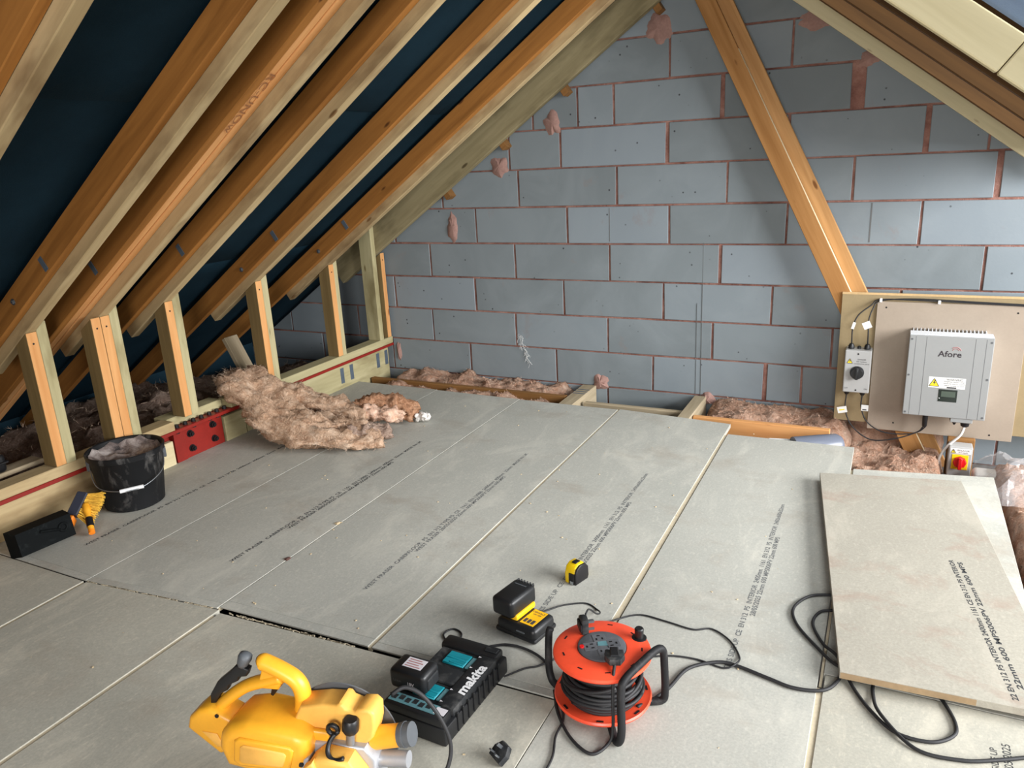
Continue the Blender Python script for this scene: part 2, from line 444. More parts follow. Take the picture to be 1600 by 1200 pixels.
    def wisp(bm):
        rnd = random.Random(1)
        for i in range(40):
            p = Vector((.315 + .06 * i / 40, -.004, .30 - .19 * i / 40)); pts = [p]
            for k in range(4): pts.append(pts[-1] + Vector((rnd.uniform(-.012, .014), rnd.uniform(-.004, .0005), rnd.uniform(-.016, .006))))
            tube(bm, pts, .0007, 3)
    o = part('strands', t, 'label_white', wisp, I4); o['kind'] = 'stuff'
    return wall
gable()

# ---------------------------------------------------------------- floor of chipboard sheets
def floor():
    bm = bmesh.new(); box(bm, (-2.1, -6.2, -.28), (4.4, .09, -.255))
    fl = struct(obj('floor', bm, 'board_below'))
    fl['label'] = 'ceiling board below the loft joists'
    G = .0018
    def board(poly, mat, z=0, th=.022, lip=0):
        if lip:
            o = board([(poly[0][0], poly[0][1] + lip), (poly[1][0], poly[1][1] + lip)] + poly[2:], mat, z, th)
            (xa, ya), (xb, yb) = poly[:2]
            bm = bmesh.new(); prism(bm, [(xa, ya), (xb, yb), (xb, yb + lip - .0004), (xa, ya + lip - .0004)], -.006, 0, I4, .0008, 1)
            obj('lip', bm, mat, o, T(0, 0, z)); return o
        cx = sum(p[0] for p in poly) / len(poly); cy = sum(p[1] for p in poly) / len(poly)
        bm = bmesh.new(); prism(bm, [(p[0] - cx, p[1] - cy) for p in poly], -th, 0, I4, .0012, 1)
        return obj('board', bm, mat, fl, T(cx, cy, z))
    R = lambda x0, x1, y0, y1: [(x0, y0), (x1, y0), (x1, y1), (x0, y1)]
    b = []
    b.append(board([(-.735, -2.885), (-.10 - G, -2.893), (-.10 - G, -.405), (-.735, -.40)], 'chipboard', lip=.03))
    b.append(board([(-.10 + G, -2.893), (.513, -2.842), (.501, -.425), (-.10 + G, -.41)], 'chipboard', lip=.03))
    b.append(board([(.518, -2.832), (1.132, -2.820), (1.131, -.43), (.506, -.43)], 'chipboard', lip=.04))
    b.append(board([(1.147, -2.820), (1.782, -2.813), (1.776, -.475), (1.141, -.42)], 'chipboard', lip=.03))
    b.append(board([(1.770, -3.6), (2.410, -3.6), (2.389, -.62), (1.792, -.63), (1.806, -2.82), (1.770, -2.826)], 'chipboard'))
    b.append(board([(2.414, -2.43), (2.965, -2.43), (2.95, -.80), (2.401, -.895)], 'chipboard'))
    b.append(board([(-.735, -5.3), (-.105, -5.3), (-.105, -2.901), (-.735, -2.892)], 'chipboard_front'))
    b.append(board([(-.09, -5.3), (.530, -5.3), (.530, -2.848), (-.09, -2.900)], 'chipboard_front'))
    b.append(board([(.546, -5.3), (1.7675, -5.3), (1.7675, -2.821), (1.14, -2.837), (.546, -2.861)], 'chipboard_front'))
    b.append(board(R(3.07, 3.6, -5.3, -2.6), 'chipboard_front'))
    b.append(board([(2.428, -5.3), (3.05, -5.3), (3.02, -2.434), (2.418, -2.434)], 'chipboard_front'))
    b.append(board(R(1.806, 2.400, -5.3, -3.606), 'chipboard_front'))
    # exposed tongues between the sheets (raw pale chipboard)
    def strip(poly, z=-.0035):
        bm = bmesh.new(); prism(bm, poly, -.012, 0)
        obj('tongue', bm, 'pale_edge', fl, T(0, 0, z))
    strip([(1.1325, -2.82), (1.1465, -2.82), (1.1405, -.43), (1.1315, -.43)])
    strip([(1.7825, -2.82), (1.8015, -2.82), (1.789, -.64), (1.7765, -.64)])
    strip([(2.4065, -2.485), (2.4132, -2.485), (2.4005, -.90), (2.39, -.90)], -.006)
    strip([(2.401, -5.3), (2.423, -5.3), (2.4195, -2.494), (2.402, -2.494)])
    strip(R(-.1045, -.0905, -5.3, -2.905)); strip(R(.5305, .5455, -5.3, -2.88))
    strip([(.5132, -2.84), (.5175, -2.84), (.5055, -.43), (.5015, -.43)], -.004)
    strip([(-.1018, -2.89), (-.0982, -2.89), (-.0982, -.41), (-.1018, -.41)], -.005)
    # splintered edge along the cross joint
    rnd = random.Random(3)
    for (xa, ya, xb, yb) in ((-.09, -2.897, .50, -2.848), (.58, -2.850, 1.1, -2.836)):
        bm = bmesh.new()
        for i in range(60):
            t = rnd.random(); x = xa + (xb - xa) * t; y = ya + (yb - ya) * t; L = rnd.uniform(.003, .014)
            box(bm, (-L, -.001, -.002), (L, .0015, .001), T(x, y, -.001) @ RZ(rnd.uniform(-.4, .4)))
        o = obj('splinters', bm, 'pale_edge', fl); o['kind'] = 'stuff'
    # printed lettering, running along the sheets
    L1 = 'THIS SIDE UP  CE  EN 312  P5  INTERIOR  2400mm  1161  EN 312  P5  INTERIOR  2400x600x22mm'
    L2 = '28/05/2025 22mm 600 MPS006PV 22mm 600 MPS'
    def pr(bd, x, y0, y1, l1, l2, mat, ang=0, z=.0004, h=.017):
        yc = (y0 + y1) / 2; m = T(x, yc, z) @ RZ(PI / 2 + ang)
        for k, (s, dy) in enumerate(((l1, .011), (l2, -.011))):
            if not s: continue
            o = text('lettering', s, h * 1.35, mat, bd, m @ T(0, dy, 0), 'CENTER', 1, .0004)
            w = max(v.co.x for v in o.data.vertices) - min(v.co.x for v in o.data.vertices)
            if k == 0: sc = (y1 - y0) / w
            o.matrix_basis = o.matrix_basis @ Matrix.Diagonal((sc, 1, 1, 1))
    LW = 'WEST FRASER  CABERFLOOR  P5  EN 312 TYPE P5  CE  1161  EN 13986  2400mm  600mm  22mm  MADE IN UK'
    LW2 = 'WEST FRASER 28/05/2025 22mm 600 MPS006PV 22mm 600 MPS'
    pr(b[0], -.352, -2.713, -1.446, LW, None, 'ink')
    pr(b[1], .325, -2.586, -1.241, LW, LW2, 'ink')
    pr(b[2], .934, -2.557, -1.212, LW, LW2, 'ink_faint')
    pr(b[3], 1.562, -2.476, -1.256, L1, L2, 'ink_faint')
    pr(b[4], 2.174, -2.515, -1.373, L1, L2, 'ink_faint')
    m = T(2.826, -2.60, .0004) @ RZ(PI / 2)
    text('lettering', 'THIS SIDE UP', .022, 'ink', b[10], m @ T(-.03, .016, 0)); text('lettering', '28/05/2025', .026, 'ink', b[10], m @ T(0, -.012, 0))
    return fl, b
FLOOR, BOARDS = floor()

def loose_board():
    P = [(2.455, -2.462), (2.99, -2.438), (2.815, -.985), (2.275, -1.085)]
    cx, cy = 2.66, -1.74
    t = thing('loose_board', 'loose stained chipboard sheet lying on top of the floor with cables under it', 'board', T(cx, cy, .0305))
    part('sheet', t, 'chipboard_stained', lambda bm: prism(bm, [(x - cx, y - cy) for x, y in P], -.011, .011, I4, .001, 1))
    o = part('cut_edge', t, 'brown_edge', lambda bm: prism(bm, [(2.457 - cx, -2.4632 - cy), (2.989 - cx, -2.4372 - cy), (2.989 - cx, -2.4362 - cy), (2.457 - cx, -2.4622 - cy)], -.0095, .0085))
    m = T(2.82, -2.06, .0419) @ RZ(PI / 2 + .165)
    t1 = text('lettering', '22 EN 312 P5 INTERIOR 2400mm 1161 CE EN 312 P5 INTERIOR', .020, 'ink', t, m @ T(0, .012, 0), bold=.0004)
    t2 = text('lettering', '22mm 600 MPS006PV 22mm 600 MPS', .020, 'ink', t, m @ T(.02, -.013, 0), bold=.0004)
    for o in (t1, t2):
        w = max(v.co.x for v in o.data.vertices) - min(v.co.x for v in o.data.vertices)
        o.matrix_basis = o.matrix_basis @ Matrix.Diagonal(((.72 if o is t1 else .66) / w, 1, 1, 1))
loose_board()

# ---------------------------------------------------------------- roof: felt, rafters, webs
def roofs():
    Y0, Y1 = -6.2, .12
    def sheet(name, side, x0, x1, y0, y1, off, mat, parent):
        f = left_at if side == 'L' else right_at
        bm = bmesh.new(); nx, ny = 10, 60; rnd = random.Random(hash(name) % 97); g = []
        for i in range(nx + 1):
            row = []
            for j in range(ny + 1):
                x = x0 + (x1 - x0) * i / nx; y = y0 + (y1 - y0) * j / ny
                p = f(x, off + .004 + .006 * abs(noise.noise(Vector((x * 2.5, y * 4, 3)))))
                row.append(bm.verts.new((p.x, y, p.z)))
            g.append(row)
        for i in range(nx):
            for j in range(ny): bm.faces.new((g[i][j], g[i + 1][j], g[i + 1][j + 1], g[i][j + 1]))
        r = bmesh.ops.solidify(bm, geom=bm.faces[:], thickness=.0015)
        return obj(name, bm, mat, parent, I4, True)
    o = sheet('ceiling_left', 'L', -2.45, -.62, Y0, Y1, .165, 'felt_blue', None); struct(o)
    sheet('felt_sheet', 'L', -.70, .42, Y0, Y1, .157, 'felt_blue', o); sheet('felt_sheet', 'L', .34, RX0 - .11, Y0, Y1, .149, 'felt_blue', o)
    o = sheet('ceiling_right', 'R', RX0 + .12, 2.02, -2.44, Y1, .16, 'felt_blue', None); struct(o)
    sheet('felt_sheet', 'R', 2.0, 3.14, -.72, Y1, .158, 'felt_blue', o); sheet('felt_sheet', 'R', 2.0, 3.14, -2.44, -2.04, .158, 'felt_blue', o)
    sheet('membrane_sheet', 'R', RX0 + .12, 3.14, -3.5, -2.45, .082, 'membrane_grey', o)
roofs()
bm = bmesh.new(); box(bm, (-2.16, -6.2, -.28), (-2.06, -.02, .10)); struct(obj('wall_left', bm, 'felt_blue'))
bm = bmesh.new(); prism(bm, roof_clip([(-2.1, -.28), (4.4, -.28), (4.4, 3), (-2.1, 3)], .14), 0, .1, T(0, -6.2, 0) @ XZ); struct(obj('wall_front', bm, 'mortar'))

ORD = {'A': 'nearest paired rafter at the top left corner of the left roof slope', 'B': 'paired rafter next to the wide dark felt bay, standing on the nearest stud',
       'C': 'rafter of three orange timbers and a pale one with pencil writing', 'D': 'paired rafter beside the tripled one, third stud from the bucket below it',
       'E': 'paired old brown and new pale rafter two bays from the gable wall', 'F': 'paired old brown and new pale rafter one bay from the gable wall'}
def rafter_left(key, yf, nO=1, plates=(), bolts=(), xlow=-1.0):
    m = T(0, yf, 0)
    t = thing('rafter', ORD[key], 'rafter', T(xlow, yf, zl(xlow)), 'rafters of the left roof slope')
    xt = RX0 - .03
    def member(name, mat, y0, y1, o0, o1, xa, xb):
        a = left_at(xa, (o0 + o1) / 2); b_ = left_at(xb, (o0 + o1) / 2); yc = yf + (y0 + y1) / 2
        a.y = b_.y = yc
        return timber(name, t, mat, a, b_, abs(y1 - y0), o1 - o0, NL)
    member('new_timber', 'new_pine', -.047, 0, 0, .145, xlow, xt)
    tk = .038
    for k in range(nO):
        member('old_timber', 'old_pine' if k == nO - 1 else 'orange_pine', -.047 - tk * (k + 1) + .0012, -.047 - tk * k - .0012, .047 + (.004 if k == 1 else 0), .143, -2.0, xt)
    yo = yf - .047 - tk * nO
    for (x, off) in plates:
        p = left_at(x, off); mm = frame(Vector((1, 0, ML)).normalized(), Vector((0, 1, 0)), NL, (p.x, yo, p.z))
        part('nail_plate', t, 'galv', lambda bm: box(bm, (-.012, -.0022, -.028), (.012, .0005, .028)), mm)
    for (x, off) in bolts:
        p = left_at(x, off)
        part('bolt', t, 'zinc', lambda bm: (lathe(bm, [(.013, 0), (.013, .002)], 16, RX(PI / 2)), lathe(bm, [(.0075, .002), (.0075, .008)], 6, RX(PI / 2))), T(p.x, yo, p.z), 30)
    return t
rafter_left('A', -3.08, 1, [], [], -1.0)
rafter_left('B', -2.51, 1, [(-.36, .085)], [(-.60, .095)], -1.0)
rC = rafter_left('C', -2.17, 3, [(-.45, .09)], [], -1.0)
rafter_left('D', -1.82, 1, [(-.42, .09)], [], -.98)
rafter_left('E', -1.21, 1, [(-.42, .085)], [(-.69, .085)], -1.05)
rafter_left('F', -.58, 1, [(-.44, .095)], [(-.67, .09)], -1.04)
# pencil scribble under the tripled rafter
p = left_at(.46, .0465); mm = frame(-Vector((1, 0, ML)).normalized(), Vector((0, 1, 0)), -NL, (p.x, -2.275, p.z))
text('pencil_note', 'RC-UNOw', .045, 'pencil', rC, mm, sx=1.5, shear=.2)
def rafter_gable():
    t = thing('rafter', 'greenish new rafter lying flat against the gable block wall', 'rafter', T(-1.0, -.095, zl(-1.0)))
    a = left_at(-1.0, .08); b_ = left_at(RX0 - .03, .08); a.y = b_.y = -.10
    timber('new_timber', t, 'dull_treated', a, b_, .045, .158, NL)
rafter_gable()
wood('cream_pine', (206, 194, 152), (228, 217, 178), (150, 120, 80)); wood('shaded_pine', (66, 44, 20), (92, 64, 32), (44, 28, 14))  # the brown right-slope rafters: dark wood with their shade painted in
def rafters_right():
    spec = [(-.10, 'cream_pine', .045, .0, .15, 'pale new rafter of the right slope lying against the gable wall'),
            (-.70, 'shaded_pine', .045, .028, .15, 'dark brown rafter of the right slope, first out from the wall'),
            (-1.40, 'shaded_pine', .045, .028, .15, 'dark brown rafter of the right slope, second out from the wall'),
            (-2.02, 'shaded_pine', .045, .022, .15, 'dark brown rafter of the right slope beside the pale trimmer')]
    for y, mat, w, o0, o1, lab in spec:
        t = thing('rafter', lab, 'rafter', T(3.1, y, zr(3.1)), 'rafters of the right roof slope')
        a = right_at(RX0 + .03, (o0 + o1) / 2); b_ = right_at(3.12, (o0 + o1) / 2); a.y = b_.y = y
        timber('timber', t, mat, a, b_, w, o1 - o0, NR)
    t = thing('trimmer', 'broad pale new trimmer timber at top right below the grey membrane', 'rafter', T(3.1, -2.4, zr(3.1)))
    xs = (RX0 + .03, 2.655, 3.12)
    for xa, xb in zip(xs, xs[1:]):
        a = right_at(xa + .001, .04); b_ = right_at(xb - .001, .04); a.y = b_.y = -2.4225
        timber('new_timber', t, 'cream_pine', a, b_, .045, .08, NR)
rafters_right()
tr = tag(timber('ridge_board', None, 'old_pine', (RX0, -6.2, RZ0 + .12), (RX0, -.02, RZ0 + .12), .03, .2), 'brown ridge board along the top of both slopes', 'ridge board')

def webs():
    d = Vector((.796, 0, -1.602)).normalized(); 
    def web(x, z, y, lab, mat, w, top, bot):
        c = Vector((x, y, z)); a = c + d * ((top - z) / d.z); b_ = c + d * ((bot - z) / d.z)
        t = thing('truss_web', lab, 'truss web', T(b_))
        m, L = along(a, b_, (0, 1, 0)); bm = bmesh.new(); box(bm, (0, -w / 2, -.0175), (L, w / 2, .0175), I4, .002)
        o = obj('timber', bm, mat, t, m)
        if lab.startswith('front'): part('pale_side_strip', o, 'pale_buff', lambda b2: box(b2, (.45, -w / 2 - .001, -.0165), (L, -w / 2 + .0003, .0165)) , m) if (m.to_3x3() @ Vector((0, -1, 0))).x > 0 else part('pale_side_strip', o, 'pale_buff', lambda b2: box(b2, (.45, w / 2 - .0003, -.0165), (L, w / 2 + .001, .0165)), m)  # pale strip along the right side of the front web
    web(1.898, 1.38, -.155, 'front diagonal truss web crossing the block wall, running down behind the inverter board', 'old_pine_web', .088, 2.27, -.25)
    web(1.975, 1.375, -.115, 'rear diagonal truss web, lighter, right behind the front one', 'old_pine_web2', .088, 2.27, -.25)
wood('old_pine_web', (148, 102, 54), (182, 134, 82), (96, 56, 22)); wood('old_pine_web2', (164, 118, 70), (200, 154, 102), (110, 66, 30))
webs()

# ---------------------------------------------------------------- dwarf wall: steel beam, plates, studs
XF = -.69
def beam():
    t = thing('steel_beam', 'red oxide steel beam with bolted splice plate under the dwarf wall', 'steel beam', T(-.76, -1.6, 0))
    part('top_flange', t, 'red_oxide', lambda bm: box(bm, (-.87, -6.2, .168), (XF, -.015, .186), I4, .002), I4)
    part('web', t, 'red_oxide', lambda bm: box(bm, (-.775, -6.2, -.20), (-.765, -.015, .1675)), I4)
    part('bottom_flange', t, 'red_oxide', lambda bm: box(bm, (-.87, -6.2, -.218), (XF, -.015, -.2005)), I4)
    sp = part('splice_plate', t, 'red_oxide', lambda bm: (box(bm, (-.7645, -1.925, -.15), (-.735, -1.60, .155), I4, .002), box(bm, (-.735, -1.925, -.15), (-.728, -1.86, .155), I4, .001)), I4)
    for (y, z) in ((-1.82, .125), (-1.67, .125), (-1.82, .045), (-1.67, .045)):
        part('bolt', sp, 'bolt_black', lambda bm: (lathe(bm, [(.019, 0), (.019, .004)], 16, RY(PI / 2)), lathe(bm, [(.0155, .004), (.0155, .018)], 6, RY(PI / 2)), lathe(bm, [(.009, .018), (.009, .026)], 12, RY(PI / 2))), T(-.735, y, z), 30)
    for i in range(7):
        y = -1.90 + i * .053
        part('bolt', t, 'bolt_black', lambda bm: (lathe(bm, [(.013, 0), (.013, .003)], 14), lathe(bm, [(.011, .003), (.011, .016)], 6)), T(XF - .033, y, .1862), 30)
        if i % 2 == 0 or i > 3:
            part('bolt', t, 'bolt_black', lambda bm: (lathe(bm, [(.010, 0), (.010, -.014)], 6)), T(XF - .033, y, .1678), 30)
beam()
def plates():
    def pl(lab, y0, y1, x1, mat, bits=()):
        o = timber('sole_plate', None, mat, (x1 - .0475, y0, .2105), (x1 - .0475, y1, .2105), .095, .047)
        # lay the 95 mm face down: w across, h up
        tag(o, lab, 'timber plate', 'sole plates on the red beam')
        return o
    pl('pale sole plate on the red beam left of the bucket', -6.2, -1.935, XF, 'new_pine')
    pl('sole plate set back behind the row of bolts on the red beam', -1.93, -1.565, XF - .062, 'treated_green')
    pl('greenish sole plate on the red beam running to the gable wall', -1.56, -.02, XF, 'treated_green')
    def infill(lab, y0, y1, x, z1, mat, marks=()):
        t = thing('beam_infill', lab, 'timber', T(x, (y0 + y1) / 2, 0), 'timbers packed into the side of the red beam')
        timber('timber', t, mat, (x - .015, y0, (z1 - .2) / 2), (x - .015, y1, (z1 - .2) / 2), .03, z1 + .2)
        for y in marks: part('stamp', t, 'galv', lambda bm: box(bm, (0, -.018, -.052), (.0006, .018, .052)), T(x, y, .085))
    infill('long pale infill timber in the beam behind the black paint tray', -6.2, -2.08, -.735, .152, 'new_pine')
    infill('short pale infill block beside the bolted red splice plate', -2.07, -1.935, -.725, .125, 'pale_infill')
    infill('short infill block half covered by the torn insulation', -1.59, -1.44, -.728, .14, 'treated_green')
    infill('long greenish infill timber with four grey marks near the gable wall', -1.43, -.03, -.735, .152, 'treated_green', (-.56, -.46, -.16, -.06))
wood('pale_infill', (208, 192, 150), (226, 212, 174), (150, 110, 60))
plates()
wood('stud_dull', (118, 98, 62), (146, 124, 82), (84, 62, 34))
def studs():
    def stud(y, pieces, lab, xf=XF, dep=.085, twist=0):
        t = thing('stud', lab, 'stud', T(xf, y, .234), 'studs of the dwarf wall')
        for i, (mat, y0, y1, off) in enumerate(pieces):
            # side profile in x,z with the top cut to the roof slope
            poly = [(xf - dep, .2345), (xf, .2345), (xf, zl(xf, off) - .001), (xf - dep, zl(xf - dep, off) - .001)]
            m = T(xf - dep / 2, (y0 + y1) / 2, .5) @ RY(-PI / 2)   # local x up
            mi = m.inverted(); bm = bmesh.new()
            prism(bm, poly, -(y1 - .0004), -(y0 + .0004), XZ, .002, 1)
            for v in bm.verts: v.co = mi @ v.co
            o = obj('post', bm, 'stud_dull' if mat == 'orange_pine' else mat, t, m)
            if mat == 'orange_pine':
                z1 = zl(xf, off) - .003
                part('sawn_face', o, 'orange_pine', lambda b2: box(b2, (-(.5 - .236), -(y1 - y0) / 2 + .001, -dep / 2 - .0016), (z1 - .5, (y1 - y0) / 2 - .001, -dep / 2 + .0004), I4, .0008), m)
            part('screw', o, 'bolt_black', lambda b2: lathe(b2, [(.0045, -.001), (.0045, .0006)], 10, RY(PI / 2)), T(xf + .0018, (y0 + y1) / 2, zl(xf, off) - .05)) if mat == 'orange_pine' else None
    stud(-2.51, [('orange_pine', -2.557, -2.5105, 0), ('treated_green', -2.5095, -2.463, .03)], 'dwarf wall stud nearest the camera, left of the black bucket')
    stud(-2.17, [('orange_pine', -2.2635, -2.218, .0), ('orange_pine', -2.217, -2.1705, 0), ('treated_green', -2.1695, -2.123, .03)], 'triple orange stud directly behind the black bucket')
    stud(-1.82, [('orange_pine', -1.867, -1.8205, 0), ('treated_green', -1.8195, -1.773, .03)], 'orange and green stud between the bucket and the torn insulation')
    stud(-1.21, [('orange_pine', -1.257, -1.2105, 0), ('treated_green', -1.2095, -1.163, .03)], 'orange and green stud right behind the torn insulation')
    stud(-.58, [('orange_pine', -.627, -.5805, 0), ('treated_green', -.5795, -.543, .03)], 'stud one bay from the gable wall with an orange edge')
    stud(-.10, [('treated_green', -.169, -.124, .16), ('orange_pine', -.077, -.0345, .0)], 'tall green end stud standing against the gable block wall', dep=.10)
studs()

# joists and chords at floor level
def chords():
    def ch(lab, p0, p1, w, h, mat, name='joist'):
        return tag(timber(name, None, mat, p0, p1, w, h), lab, 'joist')
    ch('brown ceiling tie showing along the foot of the gable wall by the green end stud', (-.72, -.26, -.055), (.74, -.26, -.055), .038, .097, 'old_pine_grey', 'ceiling_tie')
    ch('brown ceiling tie in the open strip beside the inverter board', (1.55, -.36, -.063), (2.26, -.36, -.063), .035, .097, 'orange_pine', 'ceiling_tie')
    ch('pale edge of the ceiling tie between the two stub joists', (.87, -.28, -.07), (1.48, -.28, -.07), .035, .09, 'weathered', 'ceiling_tie')
    t = thing('joist_end', 'pale joist end with blue stripes reaching the gable wall between insulation strips', 'joist', T(.80, -.22, -.05))
    timber('timber', t, 'weathered', (.80, -.50, -.078), (.80, -.01, -.078), .09, .15)
    for y in (-.12, -.16, -.20): part('stripe', t, 'galv', lambda bm: box(bm, (-.040, -.006, 0), (.040, .006, .0006)), T(.80, y, -.0030))
    t = thing('joist_end', 'dusty joist end right of the striped one, beside crumbled mortar', 'joist', T(1.52, -.25, -.05))
    timber('timber', t, 'weathered', (1.51, -.52, -.082), (1.51, -.02, -.082), .07, .15)
    # ties running out into the eaves
    for i, y in enumerate((-3.12, -2.60, -1.90, -1.29, -.67)):
        ch('%s eaves tie lying in the dark behind the dwarf wall' % ('first', 'second', 'third', 'fourth', 'fifth')[i], (-1.95, y, -.10), (-.90, y, -.10), .038, .097, 'old_pine_grey', 'eaves_tie')
    tag(timber('eaves_strut', None, 'weathered', (-1.06, -1.16, .47), (-.93, -1.16, .22), .03, .10, (0, 1, 0)), 'short grey offcut leaning in the eaves behind the torn insulation', 'offcut')
chords()

# ---------------------------------------------------------------- insulation
def fbm(p, o=4):
    return noise.fractal(p, .9, 2.1, o)
def fibres(bm, pts, n, L, w, rnd, spread=.8):
    for i in range(n):
        p, nrm = rnd.choice(pts)
        d = (nrm * rnd.uniform(.15, spread) + Vector((rnd.gauss(0, 1), rnd.gauss(0, 1), rnd.gauss(0, .6)))).normalized()
        l = rnd.uniform(.4, 1) * L; q = p - d * .006; s = d.cross(Vector((rnd.gauss(0, 1), rnd.gauss(0, 1), rnd.gauss(0, 1)))).normalized() * w
        mid = q + d * l * .5 + Vector((rnd.gauss(0, .1), rnd.gauss(0, .1), rnd.gauss(0, .1))) * l
        a, b, c, e, f = [bm.verts.new(v) for v in (q - s, q + s, mid + s * .7, mid - s * .7, q + d * l)]
        bm.faces.new((a, b, c, e)); bm.faces.new((e, c, f))
def heap(name, label, x0, x1, y0, y1, zf, mat, amp, seed, step=.018, fib=900, fl=.03, under=.12):
    rnd = random.Random(seed); nx, ny = max(3, int((x1 - x0) / step)), max(3, int((y1 - y0) / step)); bm = bmesh.new(); g = []; pts = []
    for i in range(nx + 1):
        row = []
        for j in range(ny + 1):
            u, v = i / nx, j / ny; x = x0 + (x1 - x0) * u; y = y0 + (y1 - y0) * v
            edge = min(u, 1 - u, v, 1 - v); e = min(1, edge / .10)
            q = Vector((x * 7, y * 7, seed * 3.1))
            z = zf(x, y) + amp * (fbm(q) + .5 * fbm(q * 3.1, 3)) - (1 - e) ** 2 * under
            row.append(bm.verts.new((x + .012 * noise.noise(q * 2.3), y + .012 * noise.noise(q * 2.3 + Vector((9, 3, 1))), z)))
            if e > .4: pts.append((row[-1].co.copy(), Vector((0, 0, 1))))
        g.append(row)
    for i in range(nx):
        for j in range(ny): bm.faces.new((g[i][j], g[i + 1][j], g[i + 1][j + 1], g[i][j + 1]))
    bmesh.ops.solidify(bm, geom=bm.faces[:], thickness=.012)
    t = thing(name, label, 'insulation', T((x0 + x1) / 2, (y0 + y1) / 2, zf((x0 + x1) / 2, (y0 + y1) / 2) - .05))
    o = obj('wool', bm, mat, t, I4, True); o['kind'] = 'stuff'
    b2 = bmesh.new(); fibres(b2, pts, fib, fl, .0012, rnd); o = obj('fibres', b2, mat if 'pink' in mat else 'glasswool_fibre', t, I4); o['kind'] = 'stuff'
    return t
heap('insulation', 'dusty insulation in the dark eaves behind the studs', -1.95, -.90, -3.4, -.20, lambda x, y: .07 + .10 * math.exp(-((x + 1.1) / .3) ** 2) + .06 * math.sin(y * 3.0), 'glasswool_dusty', .055, 11, .035, 2500, .05)
heap('insulation', 'thin strip of insulation between the ceiling tie and the gable wall on the left', -.66, .74, -.235, -.012, lambda x, y: -.005 + .05 * (y + .2), 'glasswool_pink', .035, 21, .014, 900, .03)
heap('insulation', 'ragged insulation along the board edge in front of the left ceiling tie', -.64, .72, -.425, -.285, lambda x, y: -.028 + .015 * math.sin(x * 9), 'glasswool_pink', .03, 22, .014, 900, .025)
heap('insulation', 'strip of pink insulation against the wall left of the inverter board', 1.56, 2.36, -.335, -.012, lambda x, y: -.035 + .09 * (y + .34) * (1 if x < 1.95 else .6), 'glasswool_pink', .03, 23, .014, 1000, .03)
heap('insulation', 'low pink insulation in the open strip in front of the right ceiling tie', 1.80, 2.18, -.62, -.385, lambda x, y: -.10, 'glasswool_pink', .025, 24, .016, 400, .03)
heap('insulation', 'bright pink insulation below the inverter board', 2.31, 2.80, -.88, -.014, lambda x, y: -.10 - .05 * min(1, max(0, (y + .88) / .5)) + .13 * min(1, max(0, (y + .135) / .07)), 'glasswool_pink', .04, 25, .016, 1400, .03)
heap('insulation', 'pink insulation at the right edge beyond the floor boards', 2.985, 3.5, -2.3, -.3, lambda x, y: -.07, 'glasswool_pink', .03, 26, .03, 900, .03)

